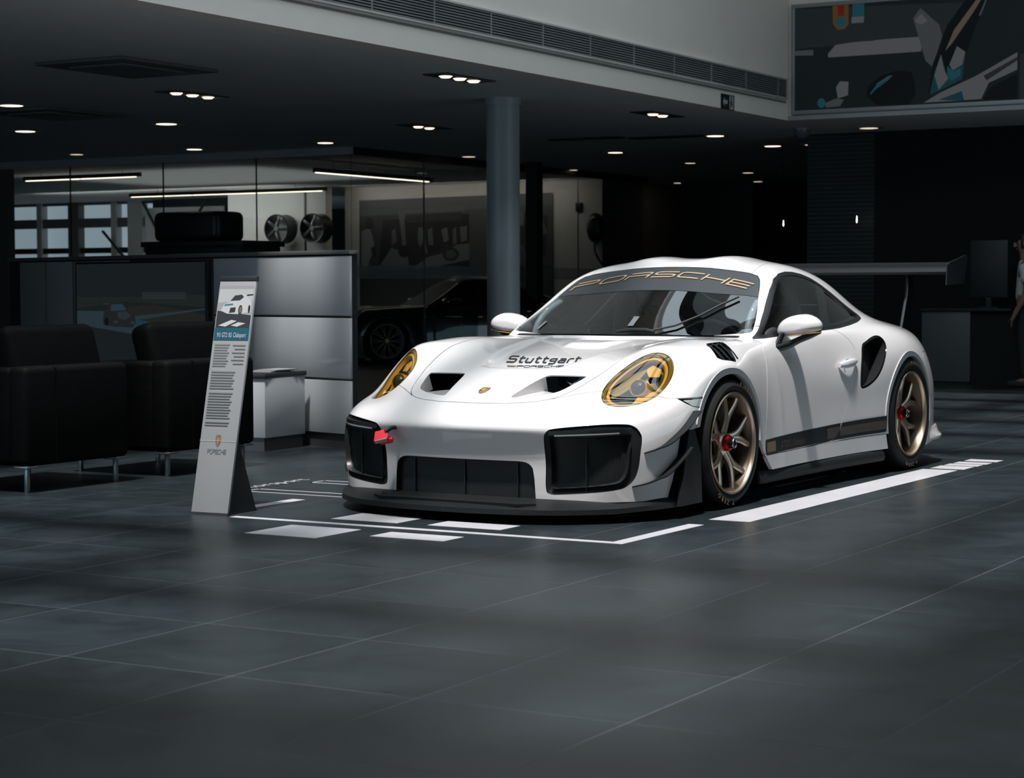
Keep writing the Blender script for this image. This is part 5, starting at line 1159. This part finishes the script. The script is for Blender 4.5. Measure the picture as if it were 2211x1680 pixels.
# ---------------------------------------------------------------- recessed lights
LAMP = mat('warm_lamp', (1,.9,.75), .5, emit=(1,.82,.64), estr=2.4)
LAMPF = mat('dim_lamp', (1,.9,.75), .5, emit=(1,.80,.62), estr=.9)
CAN = mat('lamp_can', (.05,.05,.05), .4)
def downlight(x, y, r, m, label):
    t = empty('downlight', (x,y,HC_), 0, label, 'ceiling light', 'recessed ceiling lights')
    MB().box((-r*1.35,-r*1.35,-.012),(r*1.35,r*1.35,-.0005),.003).build('light_frame', MET, t)
    MB().lathe([(0,-.0135),(r,-.0135),(r*1.02,-.012)], 20).build('light_lens', m, t)
def spot_bar(x, y, n, label, rot=0):
    t = empty('spotlight_bar', (x,y,HC_), rot, label, 'ceiling light', 'recessed spotlight bars')
    MB().box((-.13,-.42,-.012),(.13,.42,-.0005),.003).build('light_frame', CAN, t)
    for k in range(n): MB().lathe([(0,-.026),(.042,-.026),(.055,-.014),(.062,-.012)], 20, M=Matrix.Translation((0,(k-(n-1)/2)*.24,0))).build('light_lens', LAMP, t)
spot_bar(-4.422,6.12,3,'bar of three warm spotlights in the low ceiling near the bulkhead, above the column')
spot_bar(-7.44,6.07,3,'bar of three warm spotlights in the low ceiling below the air cassette')
spot_bar(-4.576,10.49,2,'pair of warm spotlights in the ceiling left of the exit sign')
spot_bar(-7.64,10.55,2,'pair of warm spotlights in the ceiling left of the grey column')
DL = [(-9.72,5.97,.16,LAMP,'highest one at the edge of the picture'),(-11.99,8.54,.16,LAMP,'at the edge of the picture below the second air cassette'),(-14.3,11.96,.12,LAMPF,'just above the glass partition at the far side, dim'),
 (-9.88,8.60,.16,LAMP,'between the two air cassettes and the glass partition'),(-12.27,12.04,.14,LAMP,'above the long pendant light, close to the glass'),(-10.08,12.0,.14,LAMP,'just above the corner of the glass room'),
 (-9.94,15.34,.13,LAMPF,'behind the grey column on its near side'),(-7.76,15.69,.14,LAMP,'beyond the grey column toward the dark hall'),(-5.31,13.63,.15,LAMP,'below the exit sign'),(-5.40,15.69,.15,LAMP,'below the bulkhead corner, before the camera dome'),
 (-3.08,15.5,.15,LAMP,'below the picture screen, brightest of the row'),(-3.16,18.87,.15,LAMP,'below the picture screen at the edge of the picture'),(-3.25,13.48,.15,LAMPF,'dim, right under the picture screen frame'),(-4.85,15.73,.14,LAMPF,'next to the camera dome'),
 (-4.97,19.03,.12,LAMPF,'far back below the picture screen, dim'),(-7.89,18.43,.11,LAMPF,'far back in the dark hall, first of the dim ones'),(-8.18,21.29,.12,LAMPF,'far back in the dark hall, second of the dim ones'),(-10.52,23.57,.12,LAMPF,'deepest in the dark hall, nearer the column'),(-9.13,23.92,.12,LAMPF,'deepest in the dark hall, nearer the blinds'),(-10.24,19.03,.11,LAMPF,'just beside the column, dim and far')]
for x,y,r,m,l in DL: downlight(x,y,r*.72,m,'warm recessed ceiling light '+l)
# air cassettes in the ceiling
for (x,y,l) in ((-6.33,3.85,'square ceiling air cassette nearest the bulkhead'),(-10.0,6.9,'square ceiling air cassette at the edge of the picture, farther back')):
    t = empty('air_cassette', (x,y,HC_), 0, l, 'vent', 'ceiling air cassettes')
    MB().box((-.48,-.62,-.03),(.48,.62,-.001),.01).build('cassette_frame', mat('cassette_grey',(.13,.135,.135),.6) if 'cassette_grey' not in MATS else MATS['cassette_grey'], t)
    MB().box((-.30,-.40,-.045),(.30,.40,-.028),.006).build('cassette_panel', MATS['cassette_grey'], t)
for (x,y,l) in ((-6.9,13.2,'dark slot vent in the ceiling beyond the column, longer one'),(-5.9,13.5,'dark slot vent in the ceiling beyond the column, shorter one')):
    tag(MB().box((x-.5,y-.12,2.985),(x+.5,y+.12,2.999),.004).build('slot_vent', MDARK), l, 'vent', 'dark slot vents')
# ---------------------------------------------------------------- glass rooms at the back left
PANE = glass_mat('partition_glass', (.80,.86,.87), refl=.05)
GX, GY = -10.3, 12.9
def glass_pane(name, x0, x1, y0, y1, z0=.0, z1=2.9, m=PANE): return MB().box((x0,y0,z0),(x1,y1,z1)).build(name, m, GP)
GP = tag(empty('window_1', (0,0,0)), kind='structure')
for a,b in ((-20.0,-15.3),(-15.28,-13.55),(-13.53,-11.9),(-11.88,GX)): glass_pane('pane', a, b, GY, GY+.012)
for a,b in ((GY,14.7),(14.72,18.1),(18.12,21.7)): glass_pane('pane', GX-.012, GX, a, b)
MB().box((-20,GY-.04,2.9),(GX+.04,GY+.06,3.0)).build('pane_track', mat('track_white',(.34,.345,.345),.5), GP); MB().box((GX-.06,GY,2.9),(GX+.04,21.8,3.0)).build('pane_track', MDARK, GP)
for x in (-15.29,-13.54,-11.89): MB().box((x-.006,GY-.004,0),(x+.006,GY+.016,2.9)).build('pane_joint', MDARK, GP)
for y in (14.71,18.11): MB().box((GX-.016,y-.006,0),(GX+.004,y+.006,2.9)).build('pane_joint', mat('joint_grey',(.2,.22,.23),.4) if 'joint_grey' not in MATS else MATS['joint_grey'], GP)
MB().box((GX+.001,GY,1.24),(GX+.003,21.7,1.42)).build('frost_band', mat('frost', (.42,.47,.49), .6, alpha=.32), GP)
tag(MB().box((-9.95,17.0,0),(-9.76,17.19,3.0)).build('column_post', MDARK), kind='structure')
# rear wall of the glass room with mural
tag(MB().box((-16.6,21.8,0),(-11.15,22.0,3.0)).box((-11.35,22.0,0),(-11.15,25,3.0)).build('wall_mural', noise_mat('lit_plaster',(.50,.48,.46),(.54,.52,.50),2,(.8,.9))), kind='structure')
tag(MB().box((-11.635,21.795,0),(-11.62,21.80,3.0)).build('trim_4', MDARK), kind='structure')
MU = empty('wall_mural_print', (-16.26,21.79,.35), 0, 'big grey photo print of mechanics and a racing car on the wall behind the glass', 'wall print')
MB().box((0,-.012,0),(4.14,0,2.40)).build('print_board', mat('print_board_grey',(.09,.10,.10),.6), MU)
# u from px: 777..1195 -> 0..1 ; v from py: 433 (top) .. 735 (bottom)
def mp_(pts): return [((x-777)/418, 1-(y-433)/302) for x,y in pts]
muf = lambda u,v,d: Vector((u*4.14, -.0125-d, v*2.40))
g_ = lambda k: (k*.95,k,k*1.0)
mul = [(g_(.075),[(0,0),(1,0),(1,1),(0,1)]),(g_(.10),mp_([(777,433),(1195,428),(1195,455),(777,470)])),(g_(.05),mp_([(777,470),(870,470),(870,600),(777,600)])),(g_(.018),mp_([(830,480),(880,478),(1020,470),(1020,590),(880,585),(820,590)])),(g_(.12),mp_([(865,460),(1010,452),(1010,464),(878,466),(882,540),(874,540)])),(g_(.035),mp_([(882,470),(1005,466),(1005,485),(882,488)])),
 (g_(.20),mp_([(782,505),(800,498),(808,520),(812,555),(800,570),(790,620),(780,620)])),(g_(.02),mp_(ell(800,487,10,14))),(g_(.02),mp_([(803,545),(812,540),(815,565),(806,568)])),
 (g_(.14),mp_([(820,590),(850,545),(885,560),(890,600),(860,640),(820,620)])),(g_(.015),mp_(ell(878,556,14,12))),(g_(.16),mp_([(845,600),(885,600),(900,650),(865,660),(850,680),(910,640),(905,670),(860,690),(835,640)])),
 (g_(.13),mp_([(909,500),(918,498),(924,525),(930,560),(925,560),(918,535),(912,545),(908,530)])),(g_(.10),mp_([(850,505),(858,500),(862,530),(850,540)])),(g_(.12),mp_([(930,505),(940,500),(942,540),(932,540)])),(g_(.16),mp_([(960,505),(972,500),(976,530),(965,535)])),(g_(.12),mp_([(985,505),(992,500),(993,540),(985,545)])),(g_(.14),mp_([(1000,500),(1015,498),(1015,530),(1002,535)])),
 (g_(.16),mp_([(900,590),(940,560),(970,542),(1020,538),(1020,575),(900,600)])),(g_(.03),mp_([(930,568),(960,545),(1000,537),(960,560)])),(g_(.03),mp_(ell(980,562,18,16))),(g_(.10),mp_(ell(980,562,11,10))),(g_(.05),mp_([(777,600),(1195,590),(1195,735),(777,735)])),(g_(.10),mp_([(890,610),(1000,608),(1000,614),(890,616)])),
 (g_(.03),mp_([(1122,470),(1160,470),(1185,480),(1180,570),(1122,570)])),(g_(.12),mp_([(1165,500),(1175,490),(1185,520),(1172,520)])),(g_(.10),mp_([(1125,540),(1135,545),(1140,570),(1125,570)])),(g_(.13),mp_([(1125,470),(1135,470),(1135,500),(1125,500)]))]
picture('print_picture', MU, muf, mul, rough=.6)
light('wall_washer', 'AREA', (-14.0,21.2,2.96), (math.radians(38),0,0), 9, (1,.84,.70), shape='RECTANGLE', size=4.6, size_y=.12)  # assumed warm strip above the print; no lamp is built for it
# charger and small sensor
CH = empty('charging_box', (-11.27,21.79,2.15), 0, 'black oval wall charger with hanging cable beyond the photo print', 'charger')
MB().lathe([(0,-.10),(.10,-.095),(.15,-.07),(.17,-.03),(.17,0)], 28, 'y', M=Matrix.Diagonal((1,1,1.55,1))).build('charger_case', mat('charger_black',(.012,.014,.015),.3), CH)
MB().tube(spline([(0,-.05,-.24),(.02,-.06,-.42),(.12,-.05,-.60),(.24,-.03,-.72)],5), .018, 8).build('charger_cable', MATS['charger_black'], CH)
tag(MB().box((-11.66,21.76,2.44),(-11.54,21.799,2.60),.006).build('wall_sensor', MATS['charger_black']), 'small black box on the pale wall between the print and the charger', 'sensor')
# pale wall with two pairs of wheels
tag(MB().box((-18.9,21.2,0),(-16.62,21.4,3.0)).build('wall_wheels', MATS['lit_plaster']), kind='structure')
MB().box((-17.10,21.185,1.2),(-17.06,21.199,3.0)).build('trim_3', MDARK)['kind'] = 'structure'
WHB = mat('display_wheel_black', (.014,.015,.016), .3)
def display_rim(loc, label):
    t = empty('display_wheel', loc, 0, label, 'wheel', 'wheels shown on the pale wall')
    MB().lathe([(.255,-.01),(.27,-.015),(.275,.0),(.262,.05),(.262,.24),(.275,.28),(.272,.295),(.255,.29),(.24,.2),(.245,.05)], 40, 'y', close=True).build('rim', WHB, t)
    for k in range(5):
        a = 2*PI*k/5+.3; MB().box((-.030,.0,.03),(.030,.03,.25),.008,M=Matrix.Rotation(a,4,'Y')).build('spoke', mat('display_spoke',(.035,.036,.038),.3) if 'display_spoke' not in MATS else MATS['display_spoke'], t)
    MB().lathe([(0,-.012),(.045,-.010),(.055,.03)], 20, 'y').build('hub_cap', STEEL, t)
    MB().lathe([(0,.02),(.03,.02),(.03,.345),(0,.345)], 12, 'y').build('wall_bracket', MDARK, t)
    return t
display_rim((-17.50,20.85,2.22), 'black display wheel on the pale wall, farther from the photo print')
display_rim((-16.68,20.85,2.22), 'black display wheel on the pale wall, next to the photo print')
# windows, braces and louvres of the far facade
SKYW = mat('hazy_daylight', (.5,.55,.6), .8, emit=(.62,.70,.78), estr=.45)
tag(MB().box((-27.6,24.2,0),(-19.2,24.3,3.0)).build('window_2', SKYW), kind='structure')
FR = tag(empty('window_frame_wall', (0,0,0)), kind='structure')
WHT = mat('frame_pale', (.42,.42,.42), .5)
for x,w,m in ((-26.3,.14,WHT),(-25.3,.30,GREYW),(-24.15,.14,WHT),(-23.55,.40,WHT),(-22.5,.12,GREYW),(-20.55,.45,WHT),(-19.3,.2,GREYW)): MB().box((x-w/2,23.9,0),(x+w/2,24.1,3.0)).build('window_post', m, FR)
for z,h in ((2.55,.10),(1.95,.06),(2.98,.04)): MB().box((-27.6,23.95,z-h),(-19.2,24.05,z+h)).build('window_rail', GREYW if z != 1.95 else MDARK, FR)
MB().box((-23.0,23.85,2.60),(-19.2,23.92,3.0)).build('blind_box', MDARK, FR)
MB().box((-23.0,23.6,2.08),(-20.9,23.66,2.82)).build('pale_board', mat('pale_board',(.55,.56,.57),.6), FR)
for k in range(5): MB().box((-20.45,23.6,1.85+.19*k),(-19.45,23.66,1.97+.19*k)).build('louvre_slat', WHT, FR)
for (a,b) in (((-24.1,23.5,2.35),(-23.2,23.5,1.5)),((-22.9,23.4,2.95),(-21.9,23.4,1.4)),((-21.2,23.4,2.95),(-22.3,23.4,1.4))): MB().tube([a,b], .03, 8).build('brace', MDARK, FR)
# partition end at the edge of the picture
tag(MB().box((-17.6,12.6,0),(-16.25+.0,12.75,2.88)).build('wall_end', noise_mat('brown_panel',(.085,.08,.075),(.10,.095,.09),2,(.5,.6))), kind='structure')
# linear pendant lights
STRIP = mat('strip_light', (1,.9,.8), .5, emit=(1,.76,.58), estr=3.6)
def pendant(a, b, label):
    a, b = Vector(a), Vector(b); d = (b-a); L_ = d.length; t = empty('pendant_light', a, math.atan2(d.y,d.x), label, 'pendant light', 'long linear pendant lights')
    MB().box((0,-.03,.012),(L_,.03,.075),.004).build('light_housing', MDARK, t)
    n = 2 if L_ < 4 else 3
    for k in range(n): MB().box((.05+k*(L_-.1)/n,-.022,0),((k+1)*(L_-.1)/n,.022,.013)).build('light_strip', STRIP, t)
    for s in (.15,.85): MB().tube([(L_*s,0,.07),(L_*s,0,3.0-a.z)], .004, 6).build('hanger', MDARK, t)
pendant((-18.2,15.0,2.86),(-15.75,15.0,2.88),'long thin pendant light behind the glass at the edge of the picture')
pendant((-20.3,20.0,2.84),(-15.75,20.0,2.86),'longest thin pendant light, above the pale wall with display wheels')
pendant((-12.2,14.7,2.80),(-12.2,17.9,2.80),'thin pendant light slanting away in front of the photo print')
light('office_ceiling_fill', 'AREA', (-16.5,17.5,2.7), (PI,0,0), 16, (1,.95,.90), shape='RECTANGLE', size=5, size_y=4)  # added upward fill to lighten the office ceiling; no lamp is built for it
light('office_back_fill', 'AREA', (-20.0,20.1,2.8), (math.radians(55),0,0), 45, (1,.95,.90), shape='RECTANGLE', size=6, size_y=.2)  # added fill to brighten the far facade, placed at the longest pendant light
# black rounded showcase on a dark cabinet
tag(MB().box((-9.60,8.0,1.632),(-8.68,8.5,1.96),.07,seg=4).build('roof_box', mat('box_black',(.006,.007,.008),.4)), 'black rounded box standing on the dark cabinet behind the display wall', 'box')
CBD = empty('dark_cabinet', (-9.0,8.25,0), 0, 'tall dark cabinet behind the display wall, carrying the black box', 'cabinet')
MB().box((-.62,-.35,0),(.72,.35,1.57),.01).build('cabinet_body', mat('cabinet_black',(.01,.011,.012),.5), CBD); MB().box((-.66,-.38,1.57),(.76,.38,1.63),.008).build('cabinet_top', MATS['cabinet_black'], CBD)
# ---------------------------------------------------------------- black car behind the glass
BP = mat('black_car_paint', (.006,.006,.007), .25, coat=1, coat_rough=.03)
BC = empty('black_car', (-11.91,15.74,0), math.radians(-42), 'black sports car parked behind the glass, seen past the column', 'car')
Q = Surf(BODY.V, BODY.N, BODY.F)
for fa in (f_archF, f_archR): Q = Q.outside(fa)
Q = Q.outside(f_sill)
qw = Q.inside(f_ws); Q = Q.outside(f_ws); qd = Q.inside(f_dlo); Q = Q.outside(f_dlo); qh = Q.inside(f_head); Q = Q.outside(f_head)
qi = Q.inside(f_big); Q = Q.outside(f_big); qdo = Q.inside(lambda V: f_door(V)+.002); Q = Q.outside(lambda V: f_door(V)-.002)
piece('body_shell', Q, BP, BC, 0, 0, .02); piece('windshield', qw, BLACKP, BC, 0, -.003, 0)
HLG = mat('clear_headlight', (.35,.37,.38), .15, coat=1)
for sg in (1,-1):
    piece('door', qdo, BP, BC, sg, 0, .012); piece('side_window', qd, BLACKG, BC, sg, -.004, 0); piece('headlight', qh, HLG, BC, sg, 0, .004); piece('air_intake', qi, BLACKP, BC, sg, -.03, walls=True, skirt=0)
MB().box((-.72,-.9,.12),(.72,3.2,.5)).box((-.6,.7,.5),(.6,2.1,.86)).build('underbody', DARK, BC)
def dark_wheel():
    t = empty('wheel'); t.parent = BC
    MB().lathe([(.25,-.01),(.265,.008),(.31,.012),(.33,-.01),(.335,-.05),(.335,-.2),(.31,-.24),(.25,-.23)], 48, 'x').build('tyre', RUBBER, t)
    MB().lathe([(.258,.008),(.252,.012),(.24,.0),(.225,-.08),(.225,-.2)], 48, 'x').build('rim', mat('dark_rim',(.62,.52,.42),.4,metal=.2) if 'dark_rim' not in MATS else MATS['dark_rim'], t)
    for k in range(10):
        a = 2*PI*k/10
        for s in (-.10,.10): MB().tube([(-.02,.04*math.cos(a),.04*math.sin(a)),(-.004,.245*math.cos(a+s),.245*math.sin(a+s))], .007, 6).build('spoke', MATS['dark_rim'], t)
    MB().lathe([(0,.004),(.03,.002),(.04,-.02)], 16, 'x').build('hub_cap', GOLD, t)
    return t
dw = dark_wheel(); dw.location = (.95,0,.335)
for x,y,r in ((.95,2.457,0),(-.95,0,PI),(-.95,2.457,PI)):
    c = copy_tree(dw, BC); c.location = (x,y,.335); c.rotation_euler = (0,0,r)
for sg in (1,-1): MB().box((-.10,-.06,-.05),(.10,.05,.06),.04,seg=4,M=Matrix.Translation((sg*.98,.9,.90))).build('mirror', BP, BC)
# ---------------------------------------------------------------- dark side at the back right
BL = mat('blind_weave', (.03,.04,.04), .5); nt, b, N, L = nodes(BL)
geo_ = N('ShaderNodeNewGeometry'); wv = N('ShaderNodeTexWave', wave_type='BANDS', bands_direction='Z', wave_profile='SIN'); wv.inputs['Scale'].default_value = 6
L(geo_.outputs['Position'], wv.inputs[0]); mx_ = N('ShaderNodeMix', data_type='RGBA'); mx_.inputs[6].default_value = (.006,.009,.009,1); mx_.inputs[7].default_value = (.026,.036,.036,1); L(wv.outputs['Fac'], mx_.inputs[0]); L(mx_.outputs[2], b.inputs['Base Color'])
WB_ = tag(empty('window_3', (0,0,0)), kind='structure')
MB().box((-4.28,14.12,0),(-3.40,14.16,2.98)).build('blind_panel', BL, WB_); MB().box((-3.40,14.10,0),(X1,14.2,2.98)).build('dark_panel', DARKW, WB_)
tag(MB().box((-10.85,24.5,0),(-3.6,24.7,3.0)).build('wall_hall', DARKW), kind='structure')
tag(MB().box((-10.4,23.4,0),(-9.0,23.44,2.99)).build('blind_screen', BL), 'brownish striped blind in the dark hall beyond the charger', 'blind')
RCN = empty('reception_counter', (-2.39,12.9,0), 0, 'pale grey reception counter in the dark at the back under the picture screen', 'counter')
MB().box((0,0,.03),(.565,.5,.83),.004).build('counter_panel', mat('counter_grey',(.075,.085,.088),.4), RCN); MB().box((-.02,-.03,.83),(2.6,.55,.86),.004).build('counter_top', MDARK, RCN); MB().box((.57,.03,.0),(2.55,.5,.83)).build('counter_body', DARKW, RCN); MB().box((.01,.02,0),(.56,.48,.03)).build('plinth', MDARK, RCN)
for x,y,l in ((-6.4,18.5,'tiny pendant lamp glowing in the dark hall'),(-3.55,13.9,'tiny pendant lamp glowing before the striped blind')):
    t = empty('pendant_lamp', (x,y,0), 0, l, 'pendant lamp', 'tiny pendant lamps')
    zl = 1.11+(621-485)/4317*(25.5 if y < 15 else 29.5)
    MB().tube([(0,0,zl+.06),(0,0,3.0)], .004, 6).build('lamp_cord', MDARK, t); MB().lathe([(.001,.07),(.004,.05),(.008,.0),(.006,-.02),(.001,-.03)], 12, M=Matrix.Translation((0,0,zl))).build('lamp_bulb', mat('bulb_glow',(1,1,1),.5,emit=(1,.93,.85),estr=4) if 'bulb_glow' not in MATS else MATS['bulb_glow'], t)
MN = empty('dark_monitor', (-1.75,13.35,.86), 0, 'dark monitor standing on the reception counter beside the person', 'monitor')
MB().box((-.22,0,.12),(.22,.03,.78),.008).build('monitor_screen', MDARK, MN); MB().box((-.03,.0,0),(.03,.03,.14)).box((-.12,-.08,0),(.12,.10,.012)).build('monitor_stand', MDARK, MN)
# ---------------------------------------------------------------- person at the counter
def person(loc, rz):
    t = empty('person', loc, rz, 'person in a pale short-sleeved polo shirt and dark trousers standing by the reception counter', 'person')
    def skin(name, joints, edges, m, sub=2, root=0):
        me = bpy.data.meshes.new(name); me.from_pydata([j[:3] for j in joints], edges, []); o = link(name, me, t)
        md = o.modifiers.new('s','SKIN'); o.modifiers.new('d','SUBSURF').levels = sub; o.modifiers['d'].render_levels = sub
        for k,j in enumerate(joints): me.skin_vertices[0].data[k].radius = (j[3], j[4] if len(j) > 4 else j[3])
        me.skin_vertices[0].data[root].use_root = True; me.materials.append(m); return o
    SKIN_ = noise_mat('skin_tone', (.16,.10,.075), (.19,.12,.09), 12, (.5,.6)); SHIRT = noise_mat('polo_shirt', (.42,.43,.42), (.48,.49,.48), 20, (.8,.9)); TROU = mat('dark_trousers', (.012,.013,.016), .8); HAIR = noise_mat('dark_hair', (.01,.009,.008), (.02,.017,.014), 80, (.5,.7))
    # one continuous body: pelvis, spine, neck, head, arms with hands, legs with feet
    J = [(0,0,.95,.15,.11),(0,0,1.12,.135,.10),(0,0,1.30,.15,.105),(0,0,1.42,.13,.09),(0,.0,1.50,.055,.055),(0,-.02,1.57,.06,.065),(0,-.02,1.66,.078,.095),(0,-.02,1.72,.06,.075)]
    E_ = [(i,i+1) for i in range(7)]
    for sg in (1,-1):
        o0 = len(J); J += [(sg*.17,0,1.41,.062),(sg*.22,.01,1.27,.050),(sg*.235,.02,1.12,.042),(sg*.235,-.04,.98,.036),(sg*.225,-.10,.87,.028),(sg*.22,-.125,.82,.030)]
        E_ += [(3,o0)]+[(o0+i,o0+i+1) for i in range(5)]
        for q in range(4):
            b0 = len(J); J += [(sg*.22+(q-1.5)*.017,-.14,.775,.009),(sg*.22+(q-1.5)*.018,-.150,.735-.006*(q in (1,2)),.008),(sg*.215+(q-1.5)*.018,-.147,.705-.008*(q in (1,2)),.007)]; E_ += [(o0+5,b0),(b0,b0+1),(b0+1,b0+2)]
        b0 = len(J); J += [(sg*.195,-.15,.80,.010),(sg*.185,-.175,.765,.009)]; E_ += [(o0+4,b0),(b0,b0+1)]
        o1 = len(J); J += [(sg*.10,0,.86,.095,.10),(sg*.105,-.01,.68,.078),(sg*.108,-.015,.50,.060),(sg*.108,.005,.30,.055),(sg*.108,.02,.10,.040),(sg*.11,-.06,.045,.042,.035),(sg*.113,-.15,.035,.038,.028)]
        E_ += [(0,o1)]+[(o1+i,o1+i+1) for i in range(6)]
    skin('body', J, E_, SKIN_)
    S1 = [(0,0,.93,.165,.125),(0,0,1.12,.155,.118),(0,0,1.30,.168,.122),(0,0,1.42,.145,.105),(0,0,1.475,.075,.075)]; E1 = [(0,1),(1,2),(2,3),(3,4)]
    for sg in (1,-1):
        o0 = len(S1); S1 += [(sg*.175,0,1.405,.078),(sg*.222,.01,1.26,.068),(sg*.228,.012,1.20,.066)]; E1 += [(3,o0),(o0,o0+1),(o0+1,o0+2)]
    skin('polo_shirt', S1, E1, SHIRT)
    T1 = [(0,0,.95,.16,.12)]; ET = []
    for sg in (1,-1):
        o0 = len(T1); T1 += [(sg*.10,0,.86,.108,.112),(sg*.105,-.01,.68,.092),(sg*.108,-.015,.50,.078),(sg*.108,.005,.30,.075),(sg*.108,.015,.09,.070)]; ET += [(0,o0)]+[(o0+i,o0+i+1) for i in range(4)]
    skin('trousers', T1, ET, TROU)
    for sg in (1,-1): MB().box((sg*.11-.045,-.20,0),(sg*.11+.045,.07,.075),.03,seg=3).build('shoe', MATS['dark_trousers'], t)
    rings = [[(math.cos(a)*r, -.005+math.sin(a)*r*1.15, z) for a in np.linspace(0,2*PI,16,endpoint=False)] for z,r in ((1.60,.070),(1.66,.092),(1.72,.090),(1.765,.065),(1.785,.02))]
    rings = [[(x, max(y,-.055) if z < 1.73 else y, z) for x,y,z in r] for r in rings]
    MB().sweep(rings).build('hair', HAIR, t)
    for sg in (1,-1):
        MB().lathe([(0,-.011),(.009,-.008),(.011,0)], 10, 'y', M=Matrix.Translation((sg*.031,-.103,1.665))).build('eye', mat('eye_dark',(.02,.02,.02),.2) if 'eye_dark' not in MATS else MATS['eye_dark'], t)
        MB().box((sg*.082-.008,-.03,1.635),(sg*.082+.008,.01,1.69),.006).build('ear', SKIN_, t)
    MB().prism([(-.014,0),(.014,0),(.006,.05),(-.006,.05)], -.135, -.10, 'y', M=Matrix.Translation((0,0,1.625))).build('nose', SKIN_, t)
    MB().box((-.024,-.108,1.596),(.024,-.098,1.606),.003).build('mouth', mat('lip_tone',(.22,.09,.08),.5), t)
    return t
person((-1.12,12.62,0), math.radians(-75)).scale = (.95,.95,.95)
